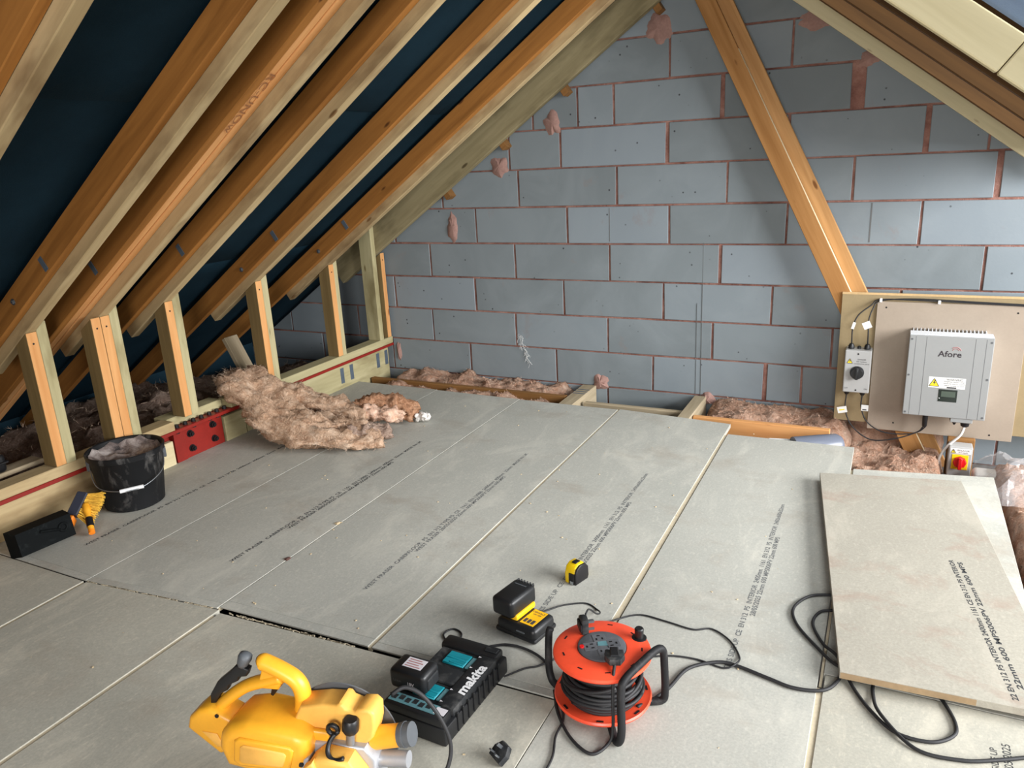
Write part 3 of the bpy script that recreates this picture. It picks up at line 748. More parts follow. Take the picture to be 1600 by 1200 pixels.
def torn_batt():
    rnd = random.Random(5)
    t = thing('torn_insulation', 'torn clump of brown pink insulation pulled over the red beam onto the floor', 'insulation', T(-.2, -1.3, 0))
    def lobe(name, path, rs, rz, mat, seed, amp=.03, stretch=(9, 9, 9), fib=2500, fl=.04, sub=10, n=40):
        P = spline(path, sub); m_ = len(P)
        def itp(v, i):
            f = i / (m_ - 1) * (len(v) - 1); k = min(int(f), len(v) - 2); return v[k] + (v[k + 1] - v[k]) * (f - k)
        bm = bmesh.new(); tube(bm, P, [itp(rs, i) for i in range(m_)], n, I4, [itp(rz, i) for i in range(m_)])
        bmesh.ops.recalc_face_normals(bm, faces=bm.faces[:]); bm.normal_update()
        pts = []
        nv = [(v, v.normal.copy()) for v in bm.verts]
        for v, nr in nv:
            q = Vector((v.co.x * stretch[0], v.co.y * stretch[1], v.co.z * stretch[2])) + Vector((seed, 0, 0))
            v.co += nr * amp * (1.2 * fbm(q) + .7 * fbm(q * 2.7, 3)) 
            v.co.z = max(v.co.z, .003 + .004 * noise.noise(q * 3)) if v.co.x > -.70 else v.co.z
            pts.append((v.co.copy(), nr))
        o = obj(name, bm, mat, t, I4, True)
        b2 = bmesh.new(); fibres(b2, [p for p in pts if p[0].z > .012], fib, fl, .0008, rnd, .5); f = obj('fibres', b2, 'glasswool_fibre' if mat == 'glasswool' else mat, o, I4); f['kind'] = 'stuff'
    lobe('batt', [(-.84, -1.40, .285), (-.73, -1.42, .300), (-.60, -1.44, .235), (-.44, -1.45, .130), (-.24, -1.45, .080), (-.02, -1.41, .060), (.12, -1.33, .045)],
         [.08, .12, .15, .17, .17, .15, .09], [.035, .045, .06, .07, .065, .05, .03], 'glasswool', 1, .040, (3.5, 10, 12), 4200, .038)
    lobe('torn_fold', [(-.78, -1.34, .30), (-.62, -1.30, .25), (-.46, -1.25, .19), (-.28, -1.24, .15), (-.12, -1.27, .13), (.0, -1.33, .10)], [.05, .07, .09, .09, .07, .04], [.03, .035, .04, .045, .045, .03], 'glasswool', 2, .034, (4, 12, 12), 2400, .036)
    lobe('torn_fold', [(-.50, -1.50, .17), (-.32, -1.48, .15), (-.16, -1.44, .12), (-.04, -1.40, .11)], [.03, .05, .05, .025], [.02, .03, .03, .02], 'glasswool', 8, .026, (6, 14, 14), 900, .03)
    lobe('crusted_end', [(-.14, -1.20, .10), (-.07, -1.08, .105), (.03, -1.01, .09), (.13, -1.00, .06)], [.06, .085, .08, .05], [.06, .07, .06, .04], 'glasswool_crust', 3, .020, (18, 18, 18), 500, .014)
    lobe('pale_tuft', [(-.05, -1.22, .12), (.06, -1.19, .11), (.15, -1.15, .08)], [.045, .06, .03], [.035, .04, .025], 'glasswool_pink', 4, .026, (12, 12, 12), 500, .022)
    lobe('grey_end', [(-.02, -1.40, .07), (.08, -1.35, .06), (.16, -1.27, .04)], [.06, .07, .03], [.045, .04, .02], 'glasswool_dusty', 5, .026, (12, 12, 12), 500, .022)
    lobe('pale_scrap', [(.12, -.99, .03), (.17, -.97, .035), (.19, -.98, .025)], [.02, .028, .012], [.018, .022, .012], 'pvc_white', 6, .012, (30, 30, 30), 60, .015)
torn_batt()

# ---------------------------------------------------------------- inverter board
def inverter_wall():
    YB = -.185
    t = thing('backing_board', 'tan plywood backing board fixed in front of the gable wall', 'board', T(2.66, YB, -.02))
    part('sheet', t, 'ply_tan', lambda bm: box(bm, (2.262, YB, -.015), (3.50, YB + .012, .664), I4, .0008), I4)
    part('edge_strip', t, 'ply_edge', lambda bm: (box(bm, (2.262, YB - .001, .6645), (3.50, YB + .012, .669)), box(bm, (2.262, YB + .001, .6695), (3.50, YB + .014, .674))), I4)
    t = thing('mounting_board', 'smooth beige mounting board behind the white inverter', 'board', T(2.8, YB - .013, -.04))
    part('sheet', t, 'board_beige', lambda bm: box(bm, (2.428, YB - .0135, -.043), (3.075, YB - .0012, .634), I4, .001), I4)
    for x, z in ((2.47, .605), (2.55, .0), (2.98, -.018), (3.03, .6)):
        part('screw_hole', t, 'bolt_black', lambda bm: lathe(bm, [(.0045, -.0005), (.0045, .0006)], 10, RX(PI / 2)), T(x, YB - .0135, z))
    y0 = YB - .0142
    # inverter
    D = .125
    t = thing('solar_inverter', 'white grey solar inverter with finned top and small screen', 'inverter', T(2.765, y0, .09))
    X0, X1, Z0, Z1 = 2.585, 2.938, .098, .505
    part('heat_sink', t, 'inv_lit', lambda bm: (box(bm, (X0 + .012, y0 - .052, Z0 + .03), (X1 - .012, y0 - .040, Z1 - .012)), [box(bm, (X0 + .014 + k * .0163, y0 - .040, Z0 + .03), (X0 + .0175 + k * .0163, y0, Z1 + .004)) for k in range(20)]), I4)
    part('casing', t, 'inv_grey', lambda bm: box(bm, (X0 + .006, y0 - D, Z0), (X1 - .006, y0 - .0525, Z1), I4, .004, 2), I4)
    part('front_cover', t, 'inv_grey', lambda bm: box(bm, (X0, y0 - D - .012, Z0), (X1, y0 - D + .001, Z1 - .001), I4, .003, 2), I4)
    yf = y0 - D - .012
    part('lit_top', t, 'inv_lit', lambda bm: box(bm, (X0 + .002, y0 - D - .010, Z1 - .0005), (X1 - .002, y0 - .053, Z1 + .0015)), I4)  # thin cover, paler than the casing to stand for overhead light
    part('terminal_box', t, 'inv_grey', lambda bm: box(bm, (X0 + .21, yf + .004, Z0 - .022), (X0 + .305, y0 - .06, Z0 + .002), I4, .003), I4)
    for x in (.028, .074, .278, .322): part('groove', t, 'inv_groove', lambda bm: box(bm, (-.0008, -.0004, Z0 + .004), (.0008, .001, Z1 - .008)), T(X0 + x, yf, 0))
    for x in (.011, .342):
        for z in (.014, .205, .385): part('screw', t, 'inv_groove', lambda bm: lathe(bm, [(.005, 0), (.005, .0012)], 12, RX(PI / 2)), T(X0 + x, yf, Z0 + z))
    FR = lambda x, z, d=.0006: T(x, yf - d, z) @ RX(PI / 2)
    text('brand_lettering', 'Afore', .040, 'logo_dark', t, FR(X0 + .177, Z0 + .318), sx=1.05, bold=.0007)
    lg = part('logo_arc', t, 'logo_red', lambda bm: tube(bm, [(.022 * math.cos(a), 0, .022 * math.sin(a)) for a in [PI * (.1 + .08 * i) for i in range(9)]], .0022, 6), T(X0 + .20, yf, Z0 + .333))
    part('logo_arc', t, 'logo_red', lambda bm: tube(bm, [(.014 * math.cos(a), 0, .014 * math.sin(a)) for a in [PI * (.1 + .1 * i) for i in range(9)]], .0018, 6), T(X0 + .20, yf, Z0 + .334))
    lb = part('warning_label', t, 'label_white', lambda bm: box(bm, (-.078, -.0006, -.027), (.078, .0004, .027)), T(X0 + .178, yf, Z0 + .176))
    def warn(parent, x, y, z, s):
        part('warning_triangle', parent, 'warn_yellow', lambda bm: prism(bm, [(-s, -s * .85), (s, -s * .85), (0, s * .95)], 0, .0006), T(x, y, z) @ RX(PI / 2))
        part('lightning_bolt', parent, 'label_text', lambda bm: prism(bm, [(.1 * s, .6 * s), (-.25 * s, -.1 * s), (.02 * s, -.05 * s), (-.12 * s, -.62 * s), (.3 * s, .1 * s), (.05 * s, .08 * s), (.32 * s, .6 * s)], 0, .0004), T(x, y - .0007, z) @ RX(PI / 2))
        for aa, bb in (((-s, -.85 * s), (s, -.85 * s)), ((s, -.85 * s), (0, .95 * s)), ((0, .95 * s), (-s, -.85 * s))):
            part('border', parent, 'label_text', lambda bm: tube(bm, [(aa[0], 0, aa[1]), (bb[0], 0, bb[1])], .0011, 5), T(x, y - .0006, z))
    warn(lb, X0 + .125, yf - .0007, Z0 + .175, .021)
    for k, (s, w) in enumerate((('WARNING', .016), ('Dangerous electric voltage', .009), ('isolate AC and DC supplies', .009), ('before carrying out work', .009))):
        text('lettering', s, w * .9, 'label_text', lb, FR(X0 + .21, Z0 + .193 - k * .010, .0009))
    part('black_bar', lb, 'label_text', lambda bm: box(bm, (-.02, -.0004, -.003), (.02, .0003, .003)), T(X0 + .20, yf - .0008, Z0 + .1535))
    sc = part('screen', t, 'lcd', lambda bm: box(bm, (-.040, -.0015, -.031), (.040, .001, .031), I4, .001), T(X0 + .187, yf, Z0 + .112), label='dark glass screen')
    part('display', sc, 'lcd_pane', lambda bm: box(bm, (-.030, -.0006, -.014), (.030, .0004, .014)), T(X0 + .189, yf - .0018, Z0 + .120))
    part('indicator', sc, 'white_paint', lambda bm: lathe(bm, [(.0022, 0), (.0022, .0008)], 8, RX(PI / 2)), T(X0 + .153, yf - .0014, Z0 + .098))
    part('connector', t, 'black_plastic', lambda bm: lathe(bm, [(.007, -.072), (.011, -.066), (.0125, -.03), (.0125, 0)], 14), T(X0 + .105, y0 - .09, Z0 - .001), 40)
    part('gland', t, 'black_plastic', lambda bm: lathe(bm, [(.010, -.032), (.018, -.026), (.020, -.012), (.020, 0)], 14), T(X0 + .278, y0 - .09, Z0 - .022), 40)
    part('vent_plug', t, 'black_plastic', lambda bm: lathe(bm, [(.004, -.024), (.010, -.012), (.010, 0)], 12), T(X0 + .232, y0 - .09, Z0 - .022), 40)
    part('side_latch', t, 'inv_groove', lambda bm: box(bm, (-.001, -.02, -.02), (.003, .02, .02)), T(X1 - .006, y0 - .09, Z0 + .2))
    # DC isolator
    ys = YB - .0008
    t = thing('dc_isolator', 'white isolator box with round black rotary switch, left of the inverter', 'isolator switch', T(2.364, ys, .2))
    x0, x1, z0, z1 = 2.300, 2.424, .168, .392
    part('box', t, 'switch_grey', lambda bm: box(bm, (x0, ys - .085, z0), (x1, ys, z1), I4, .005, 2), I4)
    k = part('rotary_knob', t, 'black_plastic', lambda bm: (lathe(bm, [(.034, 0), (.034, .004), (.030, .022), (.028, .024)], 28, RX(PI / 2)), box(bm, (-.007, -.034, -.031), (.007, -.022, .031), I4, .002)), T(2.362, ys - .085, .276), 40)
    FR2 = lambda x, z: T(x, ys - .0856, z) @ RX(PI / 2)
    warn(t, 2.325, ys - .0855, .335, .013)
    for k2, s in enumerate(('DANGER', 'DC isolator', 'contains live parts')): text('lettering', s, .010, 'label_text', t, FR2(2.38, .345 - k2 * .011))
    for x in (2.315, 2.408): text('lettering', 'OFF' if x < 2.35 else 'ON', .010, 'label_text', t, FR2(x, .19))
    for z in (.182, .374): part('screw', t, 'bolt_black', lambda bm: lathe(bm, [(.0045, 0), (.0045, .001)], 10, RX(PI / 2)), T(2.362, ys - .085, z))
    for x in (2.325, 2.400):
        part('top_gland', t, 'black_plastic', lambda bm: lathe(bm, [(.015, 0), (.015, .014), (.009, .026)], 14), T(x, ys - .045, z1), 40)
        part('bottom_gland', t, 'black_plastic', lambda bm: lathe(bm, [(.009, -.022), (.013, -.012), (.013, 0)], 14), T(x - .006, ys - .045, z0), 40)
    part('vent_plug', t, 'black_plastic', lambda bm: lathe(bm, [(.009, 0), (.009, .010), (.005, .014)], 12), T(2.362, ys - .04, z1), 40)
    # cables
    def cable(name, lab, pts, r, mat, grp=None, sub=8):
        bm = bmesh.new(); tube(bm, spline(pts, sub), r, 8)
        return tag(obj(name, bm, mat, None, I4, True), lab, 'cable', grp)
    yc = ys - .045
    cable('solar_cable', 'thin black cable looping into the left top gland of the isolator', [(2.325, yc, .415), (2.325, yc - .01, .50), (2.345, yc, .565), (2.40, yc + .02, .615), (2.44, ys - .01, .643), (2.60, ys - .017, .647), (2.90, ys - .017, .640), (3.3, ys - .017, .63)], .0032, 'rubber')
    cable('solar_cable', 'thin black cable looping into the right top gland of the isolator', [(2.400, yc, .415), (2.398, yc - .005, .48), (2.395, yc - .005, .54), (2.41, yc + .01, .60), (2.442, ys - .008, .636), (2.60, ys - .017, .653), (2.90, ys - .017, .646), (3.3, ys - .017, .636)], .0032, 'rubber')
    cable('solar_cable', 'lower black cable drooping from the isolator to the inverter connector', [(2.319, yc, .150), (2.320, yc - .01, .06), (2.36, yc - .03, -.02), (2.45, yc - .05, -.075), (2.56, yc - .06, -.055), (2.66, yc - .05, -.01), (X0 + .100, y0 - .09, .026)], .0032, 'rubber')
    cable('solar_cable', 'upper black cable drooping from the isolator to the inverter connector', [(2.394, yc, .150), (2.395, yc - .01, .08), (2.43, yc - .03, .01), (2.51, yc - .05, -.028), (2.62, yc - .05, -.025), (2.67, yc - .05, -.004), (X0 + .110, y0 - .09, .026)], .0032, 'rubber')
    def flag(lab, x, y, z, w, h, rot, mark=None):
        t = thing('cable_tag', lab, 'cable tag', T(x, y, z), 'white tags on the isolator cables')
        part('tag', t, 'label_white', lambda bm: box(bm, (-w / 2, -.0007, -h / 2), (w / 2, .0007, h / 2)), T(x, y - .0045, z) @ RY(rot))
        if mark: part('mark', t, 'label_text' if mark > 1 else 'warn_yellow', lambda bm: box(bm, (-w * .3, -.0004, -.003), (w * .25, .0003, .003)), T(x, y - .0056, z - h * (.3 if mark > 1 else 0)) @ RY(rot))
    flag('narrow white tag on the left cable above the isolator', 2.328, yc - .012, .515, .014, .036, .25)
    flag('square white tag on the right cable above the isolator', 2.390, yc - .012, .520, .038, .036, -.45)
    flag('white tag with yellow mark on the left cable below the isolator', 2.305, yc - .02, .065, .046, .034, -.25, 1)
    flag('white tag with black bar on the right cable below the isolator', 2.412, yc - .02, .085, .034, .032, 0, 2)
    for x in (2.442, 2.70): tag(part('cable_clip', FLOOR, 'white_paint', lambda bm: box(bm, (-.006, -.024, -.008), (.006, 0, .010), I4, .002), T(x, ys - .001, .640)), '%s white clip holding the cables along the board top' % ('left' if x < 2.5 else 'right'), 'clip').parent = None
    cable('mains_cable', 'grey white mains cable curving from the inverter down to the red isolator', [(X0 + .278, y0 - .09, .048), (X0 + .262, y0 - .10, .0), (X0 + .215, y0 - .10, -.06), (X0 + .185, y0 - .10, -.13), (X0 + .19, y0 - .09, -.20), (X0 + .22, y0 - .07, -.23)], .0065, 'pvc_white')
    # AC isolator
    t = thing('ac_isolator', 'grey isolator box with red rotary knob on yellow plate below the inverter', 'isolator switch', T(2.855, -.27, -.2))
    part('box', t, 'switch_grey', lambda bm: box(bm, (2.806, -.33, -.205), (2.908, -.255, -.048), I4, .005, 2), I4)
    part('yellow_plate', t, 'yellow_bright', lambda bm: box(bm, (2.822, -.333, -.165), (2.892, -.3295, -.088), I4, .001), I4)
    part('knob', t, 'red_knob', lambda bm: (lathe(bm, [(.030, 0), (.030, .012), (.026, .02)], 8, RX(PI / 2)), box(bm, (-.008, -.034, -.03), (.008, -.019, .03), I4, .002)), T(2.857, -.333, -.125), 40)
    lb = part('label', t, 'label_white', lambda bm: box(bm, (2.812, -.331, -.083), (2.902, -.3295, -.056)), I4)
    warn(lb, 2.826, -.3315, -.071, .010)
    text('lettering', 'ISOLATOR', .011, 'label_text', lb, T(2.868, -.3318, -.066) @ RX(PI / 2)); text('lettering', 'dual supply', .009, 'label_text', lb, T(2.868, -.3318, -.076) @ RX(PI / 2))
    tag(timber('mounting_batten', None, 'old_pine_grey', (2.80, -.24, -.13), (2.92, -.24, -.13), .028, .20), 'brown batten holding the red isolator', 'batten')
NTl = plain('lcd_pane', (76, 88, 78), .2)
inverter_wall()

def film():
    rnd = random.Random(9); bm = bmesh.new(); nx, ny = 26, 26; g = []
    for i in range(nx + 1):
        row = []
        for j in range(ny + 1):
            u, v = i / nx, j / ny; x = 2.90 + .55 * u; y = -.95 + .50 * v
            e = min(1, min(u, 1 - u, v, 1 - v) / .2); q = Vector((x * 9, y * 9, 2))
            z = -.06 + .13 * e * (1 - .3 * u) + .05 * (noise.turbulence(q, 3, False) - .6) * e
            row.append(bm.verts.new((x + .02 * noise.noise(q * 2), y + .02 * noise.noise(q * 2 + Vector((4, 4, 4))), z)))
        g.append(row)
    for i in range(nx):
        for j in range(ny): bm.faces.new((g[i][j], g[i + 1][j], g[i + 1][j + 1], g[i][j + 1]))
    tag(obj('plastic_film', bm, 'clear_film', None, I4, None), 'crumpled clear plastic packaging at the right edge under the inverter board', 'plastic film')
    bm = bmesh.new(); lathe(bm, [(.060, -.12), (.062, 0), (.062, .10), (.05, .12)], 20)
    tag(obj('duct_end', bm, 'duct_grey', None, T(2.215, -.53, -.055) @ RZ(.5) @ RY(PI / 2) , 40), 'shiny blue grey pipe end lying in the insulation left of the inverter board', 'pipe')
    bm = bmesh.new(); box(bm, (-.07, -.03, -.002), (.07, .03, .002), I4, .001)
    tag(obj('paper_scrap', bm, 'label_white', None, T(2.06, -.57, -.035) @ RZ(.2) @ RX(.3)), 'white scrap lying in the strip left of the blue grey pipe', 'scrap')
    bm = bmesh.new(); box(bm, (-.09, -.05, -.04), (.09, .05, .04), I4, .02, 3)
    tag(obj('white_bag', bm, 'pvc_white', None, T(3.0, -.40, -.17) , 40), 'white bundle behind the red isolator beside the clear plastic', 'bundle')
film()

# ---------------------------------------------------------------- bucket, tray, brush, toolbox
def bucket():
    c = (-.533, -2.335)
    t = thing('bucket', 'black builders bucket full of mortar dust with white handle grip', 'bucket', T(c[0], c[1], 0))
    H = .268; r0, r1 = .126, .165
    part('body', t, 'bucket_black', lambda bm: lathe(bm, [(r0 - .01, .0), (r0, .006), (r1 - .012, H - .03), (r1 - .010, H - .028), (r1 - .004, H - .026), (r1, H - .004), (r1 - .004, H), (r1 - .010, H - .004), (r1 - .014, H - .03), (r1 - .03, H - .10)], 40, cap=False), None, 40)
    part('base', t, 'bucket_black', lambda bm: lathe(bm, [(r0 - .012, .0005), (r0 - .012, .004)], 32))
    def fill(bm):
        n, k = 28, 8; rings = []; 
        for i in range(k + 1):
            r = (r1 - .016) * i / k
            rings.append([bm.verts.new((r * math.cos(2 * PI * j / n), r * math.sin(2 * PI * j / n), H - .045 + .028 * noise.noise(Vector((r * 22 * math.cos(2 * PI * j / n), r * 22 * math.sin(2 * PI * j / n), 1))) + .03 * (i / k) ** 4)) for j in range(n)])
        for a, b in zip(rings, rings[1:]):
            for j in range(n): bm.faces.new((a[j], a[(j + 1) % n], b[(j + 1) % n], b[j]))
        bmesh.ops.remove_doubles(bm, verts=bm.verts[:], dist=1e-5)
    part('mortar_dust', t, 'bucket_dust', fill, None, True)
    # wire bail hanging on the front
    va = Vector((math.cos(-.65), math.sin(-.65), 0))     # towards the camera
    vs_ = Vector((-va.y, va.x, 0))
    L = -vs_ * (r1 - .012) + Vector((0, 0, H - .045)); R_ = vs_ * (r1 - .012) + Vector((0, 0, H - .045))
    pts = [L, L * .86 + va * .10 + Vector((0, 0, -.05)), -vs_ * .045 + va * .168 + Vector((0, 0, .125)), vs_ * .05 + va * .168 + Vector((0, 0, .128)), R_ * .88 + va * .09 + Vector((0, 0, -.035)), R_]
    h = part('bail', t, 'zinc', lambda bm: tube(bm, spline(pts, 8), .0022, 6), None, True)
    a, b = pts[2], pts[3]
    part('grip', h, 'white_paint', lambda bm: cyl(bm, a, b, .0085, 12), None, 40)
    for s in (-1, 1):
        part('lug', t, 'grey_plastic', lambda bm: box(bm, (-.014, -.012, -.03), (.014, .012, .02), T(vs_ * s * (r1 - .014) + Vector((0, 0, H - .05))) @ RZ(-.65), .004), None)
bucket()
def tray():
    y = Vector((-.17, 0, .985)).normalized(); x = Vector((0, -1, 0)); z = x.cross(y)
    m = T(-.485, -2.78, .0595) @ RZ(-.10) @ frame(x, y, z, (0, 0, 0))
    t = thing('paint_tray', 'black plastic paint tray leaning on its side against the beam left of the bucket', 'paint tray', T(-.485, -2.78, 0))
    hx, hy, h = .118, .055, .075
    def shell(bm):
        o0 = [(-hx + .010, -hy + .008, 0), (hx - .010, -hy + .008, 0), (hx - .010, hy - .008, 0), (-hx + .010, hy - .008, 0)]
        o1 = [(-hx, -hy, h), (hx, -hy, h), (hx, hy, h), (-hx, hy, h)]
        i1 = [(-hx + .006, -hy + .006, h), (hx - .006, -hy + .006, h), (hx - .006, hy - .006, h), (-hx + .006, hy - .006, h)]
        i0 = [(-hx + .016, -hy + .014, .006), (hx - .016, -hy + .014, .006), (hx - .016, hy - .014, .006), (-hx + .016, hy - .014, .006)]
        V = [[bm.verts.new(p) for p in q] for q in (o0, o1, i1, i0)]
        bm.faces.new(V[0][::-1]); bm.faces.new(V[3])
        for a, b in zip(V, V[1:]):
            for k in range(4): bm.faces.new((a[k], a[(k + 1) % 4], b[(k + 1) % 4], b[k]))
    part('shell', t, 'tray_black', shell, m)
    part('moulded_bar', t, 'tray_black', lambda bm: tube(bm, [(.02, .022, -.002), (-.055, .0, -.003)], .006, 8), m, True)
    part('moulded_ring', t, 'tray_black', lambda bm: tube(bm, [(-.068 + .016 * math.cos(k * PI / 8), .004 + .016 * math.sin(k * PI / 8), -.002) for k in range(17)], .005, 8), m, True)
tray()
def brush():
    t = thing('paint_brush', 'yellow dusting brush with fanned bristles lying on the paint tray', 'brush', T(-.49, -2.60, .0))
    V = Vector
    # handle end towards the camera, head up on the tray corner
    a, b = V((.085, -.045, .018)), V((-.02, .02, .10))
    part('handle', t, 'brush_yellow', lambda bm: tube(bm, spline([a, a.lerp(b, .35), a.lerp(b, .7), b], 5), [.012, .012, .012, .013, .013, .013, .013, .012, .012, .012, .014, .016, .016, .015, .014, .014], 12), None, True)
    part('handle_end', t, 'brush_orange', lambda bm: lathe(bm, [(.006, -.004), (.0125, -.003), (.0125, .012)], 16, along(a, b)[0] @ RY(PI / 2)), None, 40)
    part('grip', t, 'bolt_black', lambda bm: cyl(bm, a.lerp(b, .2), a.lerp(b, .5), .0145, 14), None, 40)
    hx_ = Vector((-.25, .75, .55)).normalized(); hb = Vector((.89, .456, -.2)); hb = (hb - hx_ * hb.dot(hx_)).normalized(); m = frame(hx_, -hb, hx_.cross(-hb), (-.035, -.03, .075))
    part('head', t, 'navy', lambda bm: box(bm, (-.01, -.022, -.015), (.10, .022, .018), m, .004), None)
    part('ferrule', t, 'brush_orange', lambda bm: box(bm, (-.055, -.010, -.035), (-.01, .010, .012), m, .005), None)
    def br(bm):
        rnd = random.Random(2)
        for i in range(420):
            u = rnd.uniform(-.01, .095); p = m @ V((u, -.02, rnd.uniform(-.012, .012)))
            d = (m.to_3x3() @ V(((u - .04) * 9 + rnd.gauss(0, .12), -1, rnd.gauss(-.35, .2)))).normalized(); q = p + d * rnd.uniform(.058, .07)
            s = d.cross(V((rnd.gauss(0, 1), rnd.gauss(0, 1), rnd.gauss(0, 1)))).normalized() * .0014
            bm.faces.new([bm.verts.new(x) for x in (p - s, p + s, q + s, q - s)])
    o = part('bristles', t, 'bristle', br); o['kind'] = 'stuff'
brush()
def toolbox():
    m = T(-.93, -2.80, .0)
    tag(timber('shelf_offcut', None, 'weathered', (-.91, -3.1, .222), (-.91, -2.5, .222), .085, .022), 'grey board behind the sole plate carrying the black case', 'board')
    t = thing('black_case', 'black case with a chrome handle at the left edge behind the sole plate', 'case', T(-.9, -2.80, .2345))
    part('body', t, 'black_plastic', lambda bm: box(bm, (-.045, -.16, 0), (.045, .14, .085), I4, .02, 3), None, 40)
    part('ridge', t, 'black_plastic', lambda bm: box(bm, (-.05, -.15, .04), (.05, .145, .052), I4, .004), None, 40)
    part('handle', t, 'zinc', lambda bm: tube(bm, spline([(.05, -.10, .03), (.066, -.07, .035), (.066, .05, .04), (.05, .08, .04)], 6), .006, 8), None, True)
    bm = bmesh.new(); lathe(bm, [(.0, 0), (.05, .004), (.062, .05), (.04, .10), (.0, .115)], 20, cap=False)
    tag(obj('wrapped_bundle', bm, 'skin_brown', None, T(-.62, -3.02, .0), True), 'brown rounded bundle at the left edge beside the paint tray', 'bundle')
toolbox()

# ---------------------------------------------------------------- mitre saw
def saw():
    a = Vector((.973, .23, 0)).normalized(); b = Vector((-a.y, a.x, 0)); O = Vector((1.33, -3.34, 0))
    m = frame(a, b, Vector((0, 0, 1)), O)
    t = thing('mitre_saw', 'yellow mitre saw with black trigger handle at the bottom of the picture', 'saw', m)
    S = Matrix(((1, 0, 0, 0), (0, 0, -1, 0), (0, 1, 0, 0), (0, 0, 0, 1)))   # poly (a,z), extruded height h lies at b=-h
    def P(name, mat, poly, b0, b1, bev=.008, seg=3, par=t, lab=None):
        return part(name, par, mat, lambda bm: prism(bm, poly, -b1, -b0, S, bev, seg), m, 50, lab)
    P('motor_housing', 'saw_yellow', [(-.150, .175), (-.140, .210), (-.112, .236), (-.06, .248), (.05, .236), (.080, .220), (.080, .18), (.060, .125), (-.06, .112), (-.135, .122)], -.090, .04, .024, 4)
    P('panel_rim', 'saw_yellow', [(-.108, .150), (-.098, .206), (-.083, .216), (.040, .208), (.049, .198), (.034, .150), (.019, .141), (-.093, .138)], -.0955, -.085, .006, 2)
    P('panel', 'saw_peach', [(-.090, .156), (-.082, .194), (-.072, .201), (.026, .194), (.031, .187), (.020, .158), (.012, .153), (-.082, .150)], -.0985, -.093, .002, 1)
    P('nose', 'saw_yellow', [(-.268, .165), (-.258, .196), (-.228, .222), (-.195, .228), (-.145, .205), (-.12, .165), (-.15, .115), (-.19, .10)], -.035, .035, .012, 3)
    P('nose_recess', 'saw_peach', [(-.225, .165), (-.185, .163), (-.172, .13), (-.19, .125)], -.0375, -.034, .001, 1)
    # D handle
    def tb(name, mat, pts, r, ry, sub=6, par=t, bb=0):
        return part(name, par, mat, lambda bm: tube(bm, spline([(p[0], bb if len(p) < 3 else p[2], p[1]) for p in pts], sub), r, 14, I4, ry), m, True)
    tb('grip', 'saw_yellow', [(-.20, .20), (-.175, .228), (-.135, .262), (-.10, .284), (-.055, .302), (-.01, .318)], .019, .015)
    tb('handle_bar', 'saw_yellow', [(-.058, .350), (-.050, .350), (-.01, .333), (.022, .312), (.034, .28), (.028, .235), (.01, .19)], .021, .0185)
    P('trigger_web', 'saw_yellow', [(-.075, .285), (-.055, .34), (.0, .325), (-.02, .288)], -.013, .013, .004, 2)
    P('trigger', 'bolt_black', [(-.046, .268), (-.038, .292), (-.018, .300), (-.024, .288), (-.034, .272), (-.04, .264)], -.008, .008, .002, 1)
    P('lever', 'black_plastic', [(-.21, .216), (-.205, .25), (-.18, .288), (-.14, .322), (-.125, .338), (-.115, .34), (-.092, .330), (-.100, .312), (-.12, .308), (-.125, .296), (-.15, .282), (-.158, .266), (-.175, .256), (-.19, .235), (-.20, .212)], -.010, .010, .003, 2)
    part('lever_knob', t, 'grey_plastic', lambda bm: lathe(bm, [(.008, -.02), (.013, -.012), (.0165, .004), (.015, .013), (.006, .017)], 16, T(-.104, 0, .352) @ RX(-.25) @ RY(.4)), m, True)
    part('pin', t, 'bolt_black', lambda bm: lathe(bm, [(.005, -.001), (.005, .0012)], 10, T(-.178, -.035, .213) @ RX(PI / 2)), m)
    # blade and guard
    part('blade', t, 'grey_plastic', lambda bm: lathe(bm, [(.128, -.0015), (.130, 0), (.128, .0015)], 48, T(.118, .028, .165) @ RX(PI / 2)), m, 30)
    P('upper_guard', 'saw_peach', [(-.01, .195), (.02, .225), (.045, .272), (.10, .284), (.135, .286), (.142, .292), (.152, .290), (.158, .280), (.178, .274), (.185, .282), (.212, .284), (.224, .272), (.222, .235), (.215, .21), (.19, .182), (.11, .188)], -.038, .022, .007, 3)
    P('guard_ridge', 'saw_yellow', [(.012, .205), (.022, .224), (.115, .222), (.112, .196), (.02, .194)], -.052, -.036, .006, 2)
    P('bevel_arm', 'alu', [(.055, .192), (.10, .196), (.20, .196), (.222, .165), (.215, .07), (.045, .06)], -.055, .02, .006, 2)
    P('gear_cover', 'saw_peach', [(.085, .178), (.110, .200), (.180, .194), (.208, .150), (.215, .075), (.19, .05), (.07, .05), (.06, .100)], -.105, -.05, .012, 3)
    P('gear_step', 'saw_peach', [(.078, .176), (.102, .194), (.112, .15), (.127, .10), (.097, .08), (.072, .10)], -.115, -.09, .006, 2)
    P('arm_plate', 'alu', [(.055, .172), (.080, .180), (.060, .09), (.015, .08)], -.085, -.04, .003, 1)
    for (aa, zz, bb) in ((.058, .160, -.0855), (.102, .118, -.1155), (.192, .092, -.1055), (.13, .075, -.1055)):
        part('bolt', t, 'bolt_black', lambda bm: lathe(bm, [(.007, 0), (.007, .003), (.004, .0032)], 12, T(aa, bb, zz) @ RX(PI / 2)), m, 30)
    part('clamp_stem', t, 'steel_grey', lambda bm: lathe(bm, [(.010, -.035), (.010, 0)], 14, T(.170, -.050, .236) @ RY(.12)), m, 40)
    part('clamp_knob', t, 'black_plastic', lambda bm: lathe(bm, [(.016, 0), (.019, .006), (.019, .028), (.015, .034)], 10, T(.170, -.050, .234) @ RY(.12)), m, 40)
